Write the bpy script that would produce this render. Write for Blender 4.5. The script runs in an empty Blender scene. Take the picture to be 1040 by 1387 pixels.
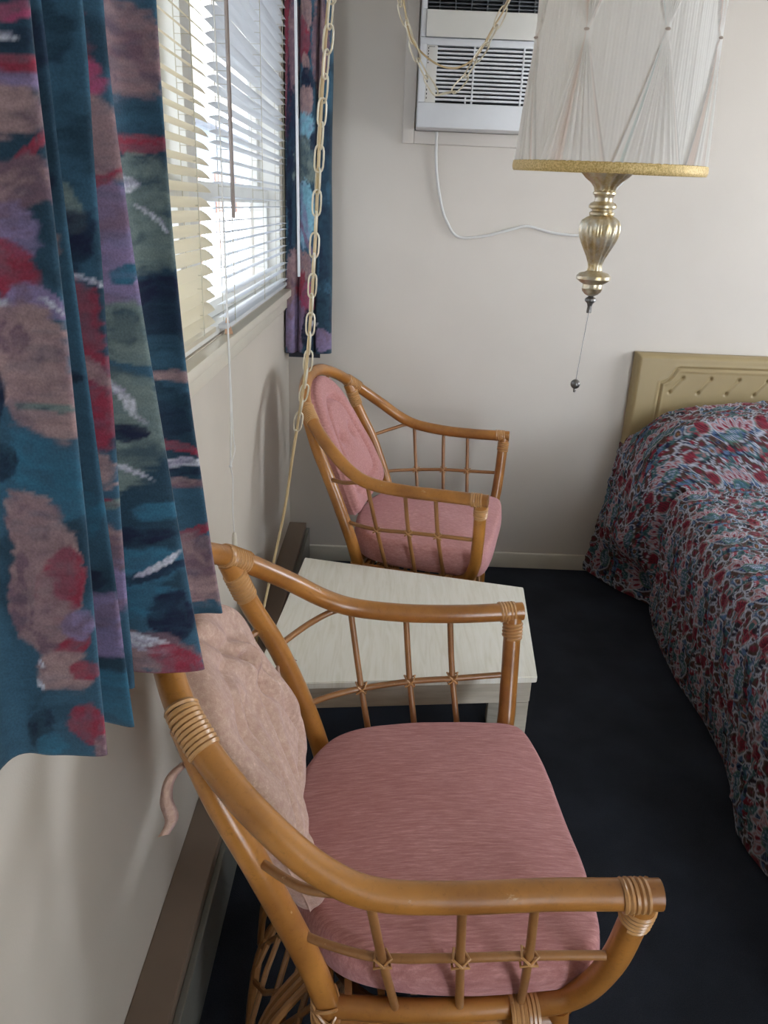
import bpy, bmesh, math, random
import numpy as np
from mathutils import Vector, Matrix, Euler

# ---------------- camera, world, sun, fill, exposure ----------------
SC = bpy.context.scene
COL = SC.collection
def cam_axes(pitch, roll, yaw):
    f = Vector((math.sin(yaw)*math.cos(pitch), math.cos(yaw)*math.cos(pitch), -math.sin(pitch)))
    r = Vector((math.cos(yaw), -math.sin(yaw), 0)); u = r.cross(f)
    c, s = math.cos(roll), math.sin(roll)
    return c*r+s*u, c*u-s*r, f
cd = bpy.data.cameras.new('camera'); cam = bpy.data.objects.new('camera', cd); COL.objects.link(cam)
r_, u_, f_ = cam_axes(math.radians(21.63), math.radians(2.33), math.radians(.19))
m = Matrix((( r_.x, u_.x, -f_.x, 0), (r_.y, u_.y, -f_.y, 0), (r_.z, u_.z, -f_.z, 1.55), (0, 0, 0, 1)))
cam.matrix_world = m
cd.sensor_fit = 'HORIZONTAL'; cd.sensor_width = 36; cd.lens = 36*1045/1040; cd.clip_start = .02
SC.camera = cam
SC.view_settings.view_transform = 'Standard'; SC.view_settings.look = 'None'
SC.view_settings.gamma = 1; SC.view_settings.use_curve_mapping = False
SC.view_settings.exposure = -0.13
W = bpy.data.worlds.new('sky'); SC.world = W; W.use_nodes = True
nt = W.node_tree; nt.nodes.clear()
o = nt.nodes.new('ShaderNodeOutputWorld'); b = nt.nodes.new('ShaderNodeBackground')
tc = nt.nodes.new('ShaderNodeTexCoord'); sx = nt.nodes.new('ShaderNodeSeparateXYZ'); cr = nt.nodes.new('ShaderNodeValToRGB')
nt.links.new(tc.outputs['Generated'], sx.inputs[0]); nt.links.new(sx.outputs['Z'], cr.inputs[0])
cr.color_ramp.elements[0].position = 0.0; cr.color_ramp.elements[0].color = (.86, .92, 1, 1)
cr.color_ramp.elements[1].position = .6; cr.color_ramp.elements[1].color = (.66, .80, 1, 1)
nt.links.new(cr.outputs[0], b.inputs[0]); b.inputs[1].default_value = 12.0
nt.links.new(b.outputs[0], o.inputs[0])
def area(name, loc, rot, sx_, sy_, power, col, portal=False):
    l = bpy.data.lights.new(name, 'AREA'); l.shape = 'RECTANGLE'; l.size = sx_; l.size_y = sy_; l.energy = power; l.color = col
    if portal: l.cycles.is_portal = True
    ob = bpy.data.objects.new(name, l); ob.location = loc; ob.rotation_euler = rot; COL.objects.link(ob); return ob
# daylight entering by the window on the left (sky portal) and by the open doorway behind on the right
area('window_portal', (-.56, 1.71, 1.77), (0, -math.pi/2, 0), 1.1, 2.9, 1, (1, 1, 1), True)
area('doorway_daylight', (2.1, -1.90, 1.10), (math.radians(90), 0, 0), 1.0, 2.0, 9, (.93, .95, 1.0))
area('side_window_daylight', (3.17, 2.05, 1.62), (0, math.radians(90), 0), 1.0, 1.3, 22, (.86, .92, 1.0))

# ---------------- helpers ----------------
def newobj(name, me, mat=None, parent=None, smooth=False):
    ob = bpy.data.objects.new(name, me); COL.objects.link(ob)
    if mat: me.materials.append(mat)
    if parent: ob.parent = parent
    if smooth: me.polygons.foreach_set('use_smooth', [True]*len(me.polygons))
    return ob
def mesh(v, f, name='m'):
    me = bpy.data.meshes.new(name); me.from_pydata([tuple(p) for p in v], [], f); me.update(); return me
class MB:
    def __init__(s): s.v = []; s.f = []
    def add(s, v, f):
        n = len(s.v); s.v += [tuple(p) for p in v]; s.f += [tuple(i+n for i in q) for q in f]; return s
    def box(s, x0, x1, y0, y1, z0, z1, bev=0):
        if bev <= 0:
            v = [(x, y, z) for x in (x0, x1) for y in (y0, y1) for z in (z0, z1)]
            return s.add(v, [(0,1,3,2),(4,6,7,5),(0,4,5,1),(2,3,7,6),(0,2,6,4),(1,5,7,3)])
        bm = bmesh.new(); bmesh.ops.create_cube(bm, size=1)
        for q in bm.verts: q.co = ((x0+x1)/2+q.co.x*(x1-x0), (y0+y1)/2+q.co.y*(y1-y0), (z0+z1)/2+q.co.z*(z1-z0))
        bmesh.ops.bevel(bm, geom=bm.edges[:], offset=bev, segments=2, affect='EDGES', profile=.6)
        bm.verts.index_update(); s.add([q.co[:] for q in bm.verts], [[w.index for w in f.verts] for f in bm.faces]); bm.free(); return s
    def tube(s, pts, r, n=10, cap=True, closed=False):
        pts = [Vector(p) for p in pts]; N = len(pts)
        rr = r if hasattr(r, '__len__') else [r]*N
        T = []
        for i in range(N):
            a = pts[(i-1) % N] if (closed or i > 0) else pts[0]; c = pts[(i+1) % N] if (closed or i < N-1) else pts[-1]
            d = c-a; T.append(d.normalized() if d.length > 1e-9 else Vector((0, 0, 1)))
        up = Vector((0, 0, 1)) if abs(T[0].z) < .9 else Vector((1, 0, 0))
        nrm = (up-T[0]*up.dot(T[0])).normalized(); v = []
        for i in range(N):
            if i: nrm = nrm-T[i]*nrm.dot(T[i]); nrm.normalize()
            bn = T[i].cross(nrm)
            for k in range(n):
                a = 2*math.pi*k/n; v.append(pts[i]+(nrm*math.cos(a)+bn*math.sin(a))*rr[i])
        f = []
        for i in range(N if closed else N-1):
            j = (i+1) % N
            for k in range(n): f.append((i*n+k, i*n+(k+1) % n, j*n+(k+1) % n, j*n+k))
        if cap and not closed: f.append(tuple(range(n-1, -1, -1))); f.append(tuple((N-1)*n+k for k in range(n)))
        return s.add(v, f)
    def lathe(s, prof, n=32, c=(0, 0, 0), flute=None):
        v = []; f = []
        for i, (r, z) in enumerate(prof):
            for k in range(n):
                a = 2*math.pi*k/n; q = r*(1+(flute(i, a) if flute else 0))
                v.append((c[0]+q*math.cos(a), c[1]+q*math.sin(a), c[2]+z))
        for i in range(len(prof)-1):
            for k in range(n): f.append((i*n+k, i*n+(k+1) % n, (i+1)*n+(k+1) % n, (i+1)*n+k))
        return s.add(v, f)
    def sphere(s, c, r, n=12, sc=(1, 1, 1)):
        pr = [(max(1e-4, math.sin(math.pi*i/(n//2+2)))*r, -math.cos(math.pi*i/(n//2+2))*r) for i in range(n//2+3)]
        b0 = len(s.v); s.lathe(pr, n); 
        for i in range(b0, len(s.v)):
            x, y, z = s.v[i]; s.v[i] = (x*sc[0]+c[0], y*sc[1]+c[1], z*sc[2]+c[2])
        return s
    def build(s, name, mat, parent=None, smooth=True, sharp=True):
        me = mesh(s.v, s.f, name); ob = newobj(name, me, mat, parent, smooth)
        if smooth and sharp: 
            try: me.set_sharp_from_angle(angle=math.radians(42))
            except Exception: pass
        return ob
def cr_(P, n=8, closed=False):
    P = [Vector(p) for p in P]; N = len(P); out = []
    for i in range(N if closed else N-1):
        g = (lambda k: P[k % N]) if closed else (lambda k: P[min(max(k, 0), N-1)])
        p0, p1, p2, p3 = g(i-1), g(i), g(i+1), g(i+2)
        for j in range(n):
            t = j/n; out.append(.5*((2*p1)+(p2-p0)*t+(2*p0-5*p1+4*p2-p3)*t*t+(3*p1-p0-3*p2+p3)*t**3))
    if not closed: out.append(P[-1])
    return out
def tag(o, label=None, cat=None, group=None, kind=None):
    for k, v in (('label', label), ('category', cat), ('group', group), ('kind', kind)):
        if v: o[k] = v
    return o
def empty(name, loc=(0, 0, 0), rz=0, **kw):
    o = bpy.data.objects.new(name, None); COL.objects.link(o); o.location = loc; o.rotation_euler = (0, 0, rz); o.empty_display_size = .05
    return tag(o, **kw)
def dup(o, parent=None):
    c = o.copy(); COL.objects.link(c); c.parent = parent
    for ch in [x for x in COL.objects if x.parent == o]: dup(ch, c)
    return c
rng = np.random.RandomState(7)
_G = rng.rand(256, 256)
def vnoise(x, y):
    xi = np.floor(x).astype(int); yi = np.floor(y).astype(int); fx = x-xi; fy = y-yi
    fx = fx*fx*(3-2*fx); fy = fy*fy*(3-2*fy); g = lambda a, b_: _G[a % 256, b_ % 256]
    return (g(xi, yi)*(1-fx)+g(xi+1, yi)*fx)*(1-fy)+(g(xi, yi+1)*(1-fx)+g(xi+1, yi+1)*fx)*fy
def fbm(x, y, o=4):
    s = 0; a = .5; t = 0
    for i in range(o): s = s+a*vnoise(x*2**i+17*i, y*2**i+31*i); t += a; a *= .5
    return s/t
def sstep(a, b_, x): t = np.clip((x-a)/(b_-a), 0, 1); return t*t*(3-2*t)

# ---------------- materials ----------------
class N:
    def __init__(s, name, base=(.5, .5, .5), rough=.6, metal=0, spec=.5):
        s.m = bpy.data.materials.new(name); s.m.use_nodes = True; s.t = s.m.node_tree; s.b = s.t.nodes['Principled BSDF']
        s.b.inputs['Base Color'].default_value = (*base, 1); s.b.inputs['Roughness'].default_value = rough
        s.b.inputs['Metallic'].default_value = metal; s.b.inputs['Specular IOR Level'].default_value = spec
        s.c = s.t.nodes.new('ShaderNodeTexCoord')
    def n(s, ty, **kw):
        q = s.t.nodes.new(ty)
        for k, v in kw.items():
            if k in q.inputs: q.inputs[k].default_value = v
            else: setattr(q, k, v)
        return q
    def l(s, a, b_): s.t.links.new(a, b_)
    def noise(s, scale=(1, 1, 1), sc=10, detail=4, coord='Object', rough=.55, dist=0):
        mp = s.n('ShaderNodeMapping'); mp.inputs['Scale'].default_value = scale; s.l(s.c.outputs[coord], mp.inputs[0])
        q = s.n('ShaderNodeTexNoise'); q.inputs['Scale'].default_value = sc; q.inputs['Detail'].default_value = detail
        q.inputs['Roughness'].default_value = rough; q.inputs['Distortion'].default_value = dist
        s.l(mp.outputs[0], q.inputs['Vector']); return q.outputs['Fac']
    def ramp(s, fac, stops):
        q = s.n('ShaderNodeValToRGB'); e = q.color_ramp.elements
        while len(e) < len(stops): e.new(.5)
        for i, (p, c) in enumerate(stops): e[i].position = p; e[i].color = (*c, 1) if len(c) == 3 else c
        s.l(fac, q.inputs[0]); return q.outputs[0]
    def mix(s, fac, a, b_, mode='MIX'):
        q = s.n('ShaderNodeMix', data_type='RGBA', blend_type=mode)
        for sock, v in ((q.inputs[0], fac), (q.inputs[6], a), (q.inputs[7], b_)):
            if isinstance(v, bpy.types.NodeSocket): s.l(v, sock)
            elif isinstance(v, (int, float)): sock.default_value = v
            else: sock.default_value = (*v, 1)
        return q.outputs[2]
    def base(s, sock): s.l(sock, s.b.inputs['Base Color'])
    def bump(s, h, strength=.3, dist=.002):
        q = s.n('ShaderNodeBump'); q.inputs['Strength'].default_value = strength; q.inputs['Distance'].default_value = dist
        prev = s.b.inputs['Normal'].links
        if prev: s.l(prev[0].from_socket, q.inputs['Normal'])
        s.l(h, q.inputs['Height']); s.l(q.outputs[0], s.b.inputs['Normal'])
    def translucent(s, col, fac):
        out = [x for x in s.t.nodes if x.type == 'OUTPUT_MATERIAL'][0]
        tr = s.n('ShaderNodeBsdfTranslucent'); mx = s.n('ShaderNodeMixShader'); mx.inputs[0].default_value = fac
        if isinstance(col, bpy.types.NodeSocket): s.l(col, tr.inputs[0])
        else: tr.inputs[0].default_value = (*col, 1)
        s.l(s.b.outputs[0], mx.inputs[1]); s.l(tr.outputs[0], mx.inputs[2]); s.l(mx.outputs[0], out.inputs[0])

def paint(name, c, rough=.6, var=.04, bump=.15, sc=6):
    q = N(name, c, rough); f = q.noise(sc=sc, detail=6)
    q.base(q.ramp(f, [(.3, tuple(x*(1-var) for x in c)), (.7, tuple(min(1, x*(1+var)) for x in c))]))
    q.bump(q.noise(sc=260, detail=2), bump, .0006); return q.m
WALL = paint('wall_paint', (.575, .515, .435), .55, .03, .35, 3)
WALLB = paint('back_wall_paint', (.64, .585, .515), .5, .03, .35, 2.2)
CREAM = paint('cream_gloss_paint', (.66, .61, .50), .35, .05)
WHITEP = paint('white_window_paint', (.80, .79, .74), .35, .05)
CEIL = paint('ceiling_paint', (.66, .62, .55), .7)
DARKTAN = paint('bounce_cutting_tan', (.40, .32, .24), .5, .12, .2, 4)  # dark tone for the unseen front wall, chosen to cut bounced light
BROWNB = paint('tan_brown_paint', (.20, .145, .105), .38, .10, .2, 5)
GREYB = paint('grey_painted_board', (.165, .16, .135), .4, .15, .3, 9)
q = N('navy_carpet', (.008, .01, .018), .95, spec=.15)
f1 = q.noise(sc=420, detail=3); f2 = q.noise(sc=3.2, detail=5)
q.base(q.mix(.6, q.ramp(f1, [(.3, (.013, .015, .020)), (.75, (.050, .057, .072))]), q.ramp(f2, [(.35, (.017, .0195, .025)), (.7, (.042, .050, .070))])))
q.bump(f1, .8, .004); CARPET = q.m
def cane(name, dark, light, rough=.28):
    q = N(name, light, rough, spec=.55)
    a = q.noise((1, 1, 1), 7, 5); g = q.noise((3, 3, 3), 38, 6, rough=.7)
    c = q.ramp(a, [(.25, dark), (.55, light), (.8, tuple(min(1, x*1.22) for x in light))])
    c = q.mix(q.ramp(g, [(.55, (0, 0, 0)), (.8, (.55, .55, .55))]), c, tuple(x*.55 for x in dark))
    sp = q.noise((1, 2.2, 2.2), 24, 7, rough=.72)
    c = q.mix(q.ramp(sp, [(.66, (0, 0, 0)), (.71, (.75, .75, .75))]), c, (.62, .46, .27))
    q.base(c); q.bump(g, .25, .0012); q.b.inputs['Coat Weight'].default_value = .25; q.b.inputs['Coat Roughness'].default_value = .2
    return q.m
CANE = cane('varnished_cane', (.21, .075, .016), (.44, .185, .038))
THIN = cane('thin_cane', (.21, .085, .026), (.34, .155, .05), .35)
BIND = cane('cane_binding_strip', (.36, .165, .055), (.54, .29, .11), .3)
def fabric(name, dark, light, scale=(14, 260, 60), nub=.5):
    q = N(name, light, .92, spec=.15); f = q.noise(scale, 1, 8, rough=.75); h = q.noise((1, 1, 1), 420, 2); k = q.noise(sc=6, detail=3)
    c = q.ramp(f, [(.34, dark), (.52, tuple((a+b_)/2 for a, b_ in zip(dark, light))), (.62, light), (.74, tuple(min(1, x*1.35) for x in light))])
    c = q.mix(q.ramp(k, [(.3, (.25,)*3), (.7, (0,)*3)]), c, dark)
    q.base(c); q.bump(f, nub, .003); q.bump(h, .35, .0012); q.b.inputs['Sheen Weight'].default_value = .22; q.b.inputs['Sheen Tint'].default_value = (.85, .7, .95, 1); q.b.inputs['Sheen Roughness'].default_value = .5
    return q.m
PINK = fabric('rose_chenille', (.39, .155, .14), (.62, .31, .28), (24, 270, 60), .8)
PINK2 = fabric('rose_tweed', (.46, .20, .185), (.64, .34, .31), (60, 170, 170), .35)
BEIGEP = fabric('faded_pink_boucle', (.49, .305, .23), (.67, .48, .375), (75, 80, 80), .9)
q = N('whitewashed_ash_laminate', (.6, .57, .5), .35); f = q.noise((34, 3, 3), 2, 6, dist=1.2)
q.base(q.ramp(f, [(.3, (.74, .71, .60)), (.5, (.81, .785, .69)), (.7, (.85, .83, .75))])); TABLE = q.m
q = N('whitewashed_edge', (.5, .46, .38), .4); f = q.noise((3, 3, 30), 3, 5)
q.base(q.ramp(f, [(.3, (.42, .37, .29)), (.7, (.54, .49, .40))])); TEDGE = q.m
q = N('gold_mustard_vinyl', (.36, .27, .10), .42); f = q.noise(sc=3, detail=4)
q.base(q.ramp(f, [(.3, (.315, .235, .115)), (.7, (.375, .285, .14))])); q.bump(q.noise(sc=300, detail=2), .25, .0008); VINYL = q.m
q = N('white_plastic', (.74, .75, .76), .35); q.base(q.ramp(q.noise(sc=5), [(.3, (.70, .71, .72)), (.7, (.78, .79, .80))])); PLAST = q.m
q = N('cream_plastic', (.7, .68, .62), .35); q.base(q.ramp(q.noise(sc=5), [(.3, (.68, .66, .60)), (.7, (.74, .72, .66))])); PLASTC = q.m
q = N('dark_void', (.012, .012, .014), .7); q.base(q.ramp(q.noise(sc=20), [(.3, (.010, .010, .012)), (.7, (.02, .02, .022))])); DARK = q.m
q = N('grey_plastic', (.10, .11, .12), .4); q.base(q.ramp(q.noise(sc=20), [(.3, (.09, .10, .11)), (.7, (.13, .14, .15))])); GREYP = q.m
q = N('antique_gold_silver', (.6, .5, .3), .3, .85)
f = q.noise(sc=28, detail=5, rough=.7); q.base(q.ramp(f, [(.35, (.50, .36, .16)), (.5, (.62, .53, .36)), (.68, (.72, .69, .60))])); q.bump(f, .2, .001)
q.b.inputs['Roughness'].default_value = .33; GOLD = q.m
q = N('dull_steel', (.35, .33, .31), .35, .9); q.base(q.ramp(q.noise(sc=60), [(.3, (.12, .115, .11)), (.7, (.26, .25, .24))])); STEEL = q.m
q = N('ivory_chain_enamel', (.66, .58, .42), .35, .15); q.base(q.ramp(q.noise(sc=14), [(.35, (.58, .49, .33)), (.65, (.74, .69, .56))])); CHAIN = q.m
q = N('clear_gold_cord', (.6, .45, .25), .35); q.base(q.ramp(q.noise(sc=10), [(.3, (.45, .31, .15)), (.7, (.66, .52, .30))])); CORDM = q.m
q = N('white_flex', (.72, .71, .68), .4); q.base(q.ramp(q.noise(sc=10), [(.3, (.68, .67, .64)), (.7, (.76, .75, .72))])); FLEX = q.m
q = N('brown_wand', (.26, .2, .17), .3); q.base(q.ramp(q.noise(sc=10), [(.3, (.24, .185, .16)), (.7, (.30, .235, .20))])); WANDB = q.m
def slatmat(name, c, t, fac=.42):
    q = N(name, c, .4); f = q.noise((1, .6, 6), 5, 4); cc = q.ramp(f, [(.3, tuple(x*.9 for x in c)), (.7, c)]); q.base(cc)
    q.translucent(q.ramp(f, [(.3, tuple(x*.9 for x in t)), (.7, t)]), fac); return q.m
SLATA = slatmat('sun_tinted_cream_slat', (.76, .71, .58), (.90, .78, .50), .30)  # warm tint in the slat colour stands in for sunlight from outside
SLATB = slatmat('white_blind_slat', (.76, .77, .78), (.80, .83, .88), .26)
LADDER = slatmat('ladder_string', (.6, .55, .42), (.6, .55, .42), .3)
q = N('window_glass', (1, 1, 1), 0)
out = [x for x in q.t.nodes if x.type == 'OUTPUT_MATERIAL'][0]; tr = q.n('ShaderNodeBsdfTransparent'); gl = q.n('ShaderNodeBsdfGlossy', Roughness=.02)
fr = q.n('ShaderNodeLayerWeight', Blend=.5); gm = q.n('ShaderNodeNewGeometry'); m1 = q.n('ShaderNodeMath', operation='POWER'); m1.inputs[1].default_value = 4
q.l(fr.outputs['Facing'], m1.inputs[0]); m2 = q.n('ShaderNodeMath', operation='SUBTRACT'); m2.inputs[0].default_value = 1; q.l(gm.outputs['Backfacing'], m2.inputs[1])
m3 = q.n('ShaderNodeMath', operation='MULTIPLY'); q.l(m1.outputs[0], m3.inputs[0]); q.l(m2.outputs[0], m3.inputs[1]); m4 = q.n('ShaderNodeMath', operation='MULTIPLY'); q.l(m3.outputs[0], m4.inputs[0]); m4.inputs[1].default_value = .3
mx = q.n('ShaderNodeMixShader'); q.l(m4.outputs[0], mx.inputs[0]); q.l(tr.outputs[0], mx.inputs[1]); q.l(gl.outputs[0], mx.inputs[2]); q.l(mx.outputs[0], out.inputs[0])
GLASS = q.m
def vcol(name, rough=.85, weave=500, bs=.35, sheen=.1, trans=0):
    q = N(name, (.5,)*3, rough, spec=.2); a = q.n('ShaderNodeAttribute', attribute_name='Col')
    w = q.noise((1, 1, 1), weave, 2); c = q.mix(.35, a.outputs[0], q.ramp(w, [(.3, (.55,)*3), (.7, (1.35,)*3)]), 'MULTIPLY')
    q.base(c); q.bump(w, bs, .001); q.b.inputs['Sheen Weight'].default_value = sheen
    if trans: q.translucent(c, trans)
    return q.m
CURT = vcol('painterly_floral_cotton', .85, 420, .3, .12, .02)
SPREAD = vcol('paisley_bedspread_cloth', .72, 500, .3, .12)
def gridmesh(V, col=None, thick=None):
    nu, nv = V.shape[:2]; me = bpy.data.meshes.new('g'); me.vertices.add(nu*nv); me.vertices.foreach_set('co', V.reshape(-1).astype(np.float32))
    i = np.arange(nu*nv).reshape(nu, nv); q_ = np.stack([i[:-1, :-1], i[1:, :-1], i[1:, 1:], i[:-1, 1:]], -1).reshape(-1)
    n = len(q_)//4; me.loops.add(n*4); me.loops.foreach_set('vertex_index', q_.astype(np.int32)); me.polygons.add(n)
    me.polygons.foreach_set('loop_start', np.arange(0, n*4, 4, dtype=np.int32))
    try: me.polygons.foreach_set('loop_total', np.full(n, 4, dtype=np.int32))
    except Exception: pass
    me.polygons.foreach_set('use_smooth', np.ones(n, dtype=bool)); me.update(calc_edges=True); me.validate()
    if col is not None:
        a = me.color_attributes.new('Col', 'FLOAT_COLOR', 'POINT'); c4 = np.ones((nu*nv, 4), np.float32); c4[:, :3] = col.reshape(-1, 3); a.data.foreach_set('color', c4.reshape(-1))
    return me
# ---------------- the room ----------------
XL, YB, ZC, XR, YF = -.42, 3.28, 2.46, 3.2, -2.0
def struct(name, mb, mat, parent=None, smooth=False, label=None):
    ob = mb.build(name, mat, parent, smooth)
    if parent is None: ob['kind'] = 'structure'
    return ob
struct('floor', MB().box(XL-.12, XR+.1, YF-.1, YB+.1, -.1, 0), CARPET)
struct('ceiling', MB().box(XL-.12, XR+.1, YF-.1, YB+.1, ZC, ZC+.1), CEIL)
struct('wall_back', MB().box(XL-.12, XR+.1, YB, YB+.1, 0, ZC), WALLB)
w = MB(); w.box(XR, XR+.1, YF, 1.4, 0, ZC); w.box(XR, XR+.1, 2.7, YB, 0, ZC); w.box(XR, XR+.1, 1.4, 2.7, 0, 1.12); w.box(XR, XR+.1, 1.4, 2.7, 2.12, ZC)
struct('wall_right', w, CREAM)
w2 = empty('window_2'); w2['kind'] = 'structure'
m_ = MB(); m_.box(XR+.03, XR+.09, 1.401, 1.45, 1.121, 2.119); m_.box(XR+.03, XR+.09, 2.65, 2.699, 1.121, 2.119); m_.box(XR+.03, XR+.09, 1.45, 2.65, 1.121, 1.17); m_.box(XR+.03, XR+.09, 1.45, 2.65, 2.07, 2.119); m_.box(XR+.03, XR+.08, 2.03, 2.07, 1.17, 2.07)
m_.build('window_frame', WHITEP, w2, False)
w = MB(); w.box(XL-.12, 1.55, YF-.1, YF, 0, ZC); w.box(2.65, XR+.1, YF-.1, YF, 0, ZC); w.box(1.55, 2.65, YF-.1, YF, 2.15, ZC)
struct('wall_front', w, DARKTAN)
WY0, WY1, WZ0, WZ1 = .22, 3.12, 1.235, 2.28
w = MB(); w.box(XL-.12, XL, YF, WY0, 0, ZC); w.box(XL-.12, XL, WY1, YB, 0, ZC); w.box(XL-.12, XL, WY0, WY1, 0, WZ0); w.box(XL-.12, XL, WY0, WY1, WZ1, ZC)
struct('wall_left', w, WALL)
b = MB(); b.box(-.335, XR, YB-.016, YB, 0, .068, .004); b.tube([(-.335, YB-.009, .070), (XR, YB-.009, .070)], .007, 8)
struct('baseboard_back', b, CREAM, smooth=True)
# boxed skirting along the window wall: tan board on top, a grey front board, a thin ledge
struct('trim_1', MB().box(XL, -.342, YF, 3.262, 0, .19, .003), BROWNB)
struct('baseboard_left', MB().box(-.342, -.327, YF, 3.262, 0, .165, .003), GREYB)

# window: frame, mullion, sashes, glass, sill
win = empty('window_1'); win['kind'] = 'structure'
fr = MB(); X0, X1 = XL-.105, XL-.005
fr.box(X0, X1, WY0, WY1, WZ1-.04, WZ1-.001, .003); fr.box(X0, X1, WY0, WY0+.04, WZ0, WZ1-.04, .003); fr.box(X0, X1, WY1-.035, WY1-.001, WZ0, WZ1-.04, .003)
fr.box(X0, X1, WY0+.04, WY1-.035, WZ0+.001, WZ0+.022, .003)
fr.build('window_frame', WHITEP, win, True)
MB().box(X0+.005, XL-.032, 1.835, 1.93, WZ0+.022, WZ1-.04, .004).build('mullion', WHITEP, win, True)
sb = MB(); sb.box(XL-.03, XL+.032, WY0-.04, WY1+.025, WZ0-.03, WZ0-.002, .006); sb.box(XL, XL+.014, WY0-.02, WY1+.015, WZ0-.075, WZ0-.03, .004)
sb.build('window_sill', CREAM, win, True)
def sash(y0, y1, z0, z1, x):
    s = MB(); t = .042
    s.box(x-.015, x+.015, y0, y0+t, z0, z1, .003); s.box(x-.015, x+.015, y1-t, y1, z0, z1, .003)
    s.box(x-.015, x+.015, y0+t, y1-t, z0, z0+t, .003); s.box(x-.015, x+.015, y0+t, y1-t, z1-t, z1, .003)
    q = s.build('sash', WHITEP, win, True)
    MB().box(x-.002, x+.002, y0+t-.004, y1-t+.004, z0+t-.004, z1-t+.004).build('pane', GLASS, q, False)
for y0, y1 in ((WY0+.041, 1.834), (1.931, WY1-.036)):
    sash(y0, y1, WZ0+.023, 1.585, XL-.062); sash(y0, y1, 1.55, WZ1-.041, XL-.093)
# doorway behind the camera on the right
d = empty('door_1'); d['kind'] = 'structure'
fd = MB(); fd.box(1.50, 1.56, YF-.11, YF+.015, 0, 2.15); fd.box(2.64, 2.70, YF-.11, YF+.015, 0, 2.15); fd.box(1.50, 2.70, YF-.11, YF+.015, 2.14, 2.2); fd.build('door_frame', CREAM, d, False)
lf = MB(); lf.box(2.60, 2.64, YF+.02, YF+1.05, .01, 2.13, .003); lf.build('door_leaf', CREAM, d, True)

# ---------------- outside ----------------
q = N('outside_concrete', (.5, .5, .48), .8); q.base(q.ramp(q.noise(sc=2), [(.3, (.22, .22, .23)), (.7, (.30, .30, .31))])); CONC = q.m
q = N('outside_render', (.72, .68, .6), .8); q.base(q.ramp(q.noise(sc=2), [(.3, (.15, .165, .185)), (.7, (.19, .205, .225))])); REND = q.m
q = N('outside_brick_red', (.4, .2, .14), .8); q.base(q.ramp(q.noise(sc=6), [(.3, (.38, .2, .15)), (.7, (.5, .28, .2))])); BRK = q.m
wk = MB().box(-4.6, XL-.14, -6, 37, -.25, -.12).build('walkway', CONC, None, False); wk['kind'] = 'structure'
wr = MB().box(-2.1, XL-.125, -6, 37, 2.52, 2.66).build('added_slat_shade', CREAM, None, False); wr['kind'] = 'structure'  # unseen overhang, added to keep the high sky off the blind slats
rl = empty('balcony_railing', (-1.5, 0, 0), label='white balcony railing with thin upright bars outside the window', cat='railing')
MB().tube([(0, -1, 1.42), (0, 14.5, 1.42)], .02, 8).build('handrail', WHITEP, rl); MB().tube([(0, -1, .55), (0, 14.5, .55)], .014, 8).build('lower_rail', WHITEP, rl)
me0 = None
for i in range(132):
    if me0 is None:
        ob = MB().tube([(0, 0, -.12), (0, 0, 1.42)], .009, 6).build('baluster', WHITEP, rl); me0 = ob
    else: ob = me0.copy(); COL.objects.link(ob)
    ob.location = (0, -.9+i*.115, 0)
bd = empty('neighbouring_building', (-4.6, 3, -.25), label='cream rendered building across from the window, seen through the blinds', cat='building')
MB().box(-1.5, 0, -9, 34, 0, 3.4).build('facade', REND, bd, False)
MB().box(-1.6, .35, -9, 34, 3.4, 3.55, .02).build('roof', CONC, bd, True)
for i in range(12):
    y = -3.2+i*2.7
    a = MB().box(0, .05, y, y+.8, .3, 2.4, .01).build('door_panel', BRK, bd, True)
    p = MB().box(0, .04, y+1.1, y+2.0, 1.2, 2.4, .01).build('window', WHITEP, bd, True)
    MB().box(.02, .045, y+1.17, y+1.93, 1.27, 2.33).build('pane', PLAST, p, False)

# ---------------- blinds ----------------
def blind(name, label, y0, y1, tilt, xc, mat, wander, ladders, ztop=2.225, zbot=1.285, pitch=.0275):
    root = empty(name, (xc, 0, 0), label=label, cat='blind')
    MB().box(-.017, .017, y0, y1, ztop+.005, ztop+.034, .003).build('headrail', mat, root)
    MB().box(-.013, .013, y0+.004, y1-.004, zbot-.022, zbot-.010, .003).build('bottom_rail', mat, root)
    n = int((ztop-zbot)/pitch); first = None; w_ = .0155; segs = 5
    for i in range(n):
        z = zbot+.01+i*pitch
        if first is None:
            v = []; f = []
            ys = [y0+(y1-y0)*k/6 for k in range(7)]
            for yy in ys:
                for k in range(segs+1):
                    u = -1+2*k/segs; v.append((u*w_, yy, .0028*(1-u*u)))
            for a in range(6):
                for k in range(segs): p = a*(segs+1)+k; f.append((p, p+1, p+segs+2, p+segs+1))
            ob = newobj('slat', mesh(v, f), mat, root, True); first = ob
        else: ob = first.copy(); COL.objects.link(ob)
        ob.location = (0, 0, z); ob.rotation_euler = (random.uniform(-1, 1)*wander, tilt+random.uniform(-1, 1)*.05, 0)
    for y in ladders:
        m_ = MB()
        for x in (-.0155, .0155): m_.tube([(x, y, zbot-.012), (x, y, ztop+.006)], .0009, 5)
        for i in range(n): m_.tube([(-.0155, y, zbot+.004+i*pitch), (.0155, y, zbot+.004+i*pitch)], .0006, 4)
        m_.build('ladder_string', LADDER, root)
    return root
random.seed(3)
ba = blind('venetian_blind', 'near cream, sun-tinted venetian blind with tightly overlapped slats, beside the big curtain', .30, 1.825, math.radians(38), XL+.006, SLATA, .002, (.62, 1.15, 1.69))
bb = blind('venetian_blind', 'far white venetian blind with level slats, beyond the mullion', 1.945, 3.09, math.radians(-6), XL+.008, SLATB, .003, (2.03, 2.52, 3.0), zbot=1.272)
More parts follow.
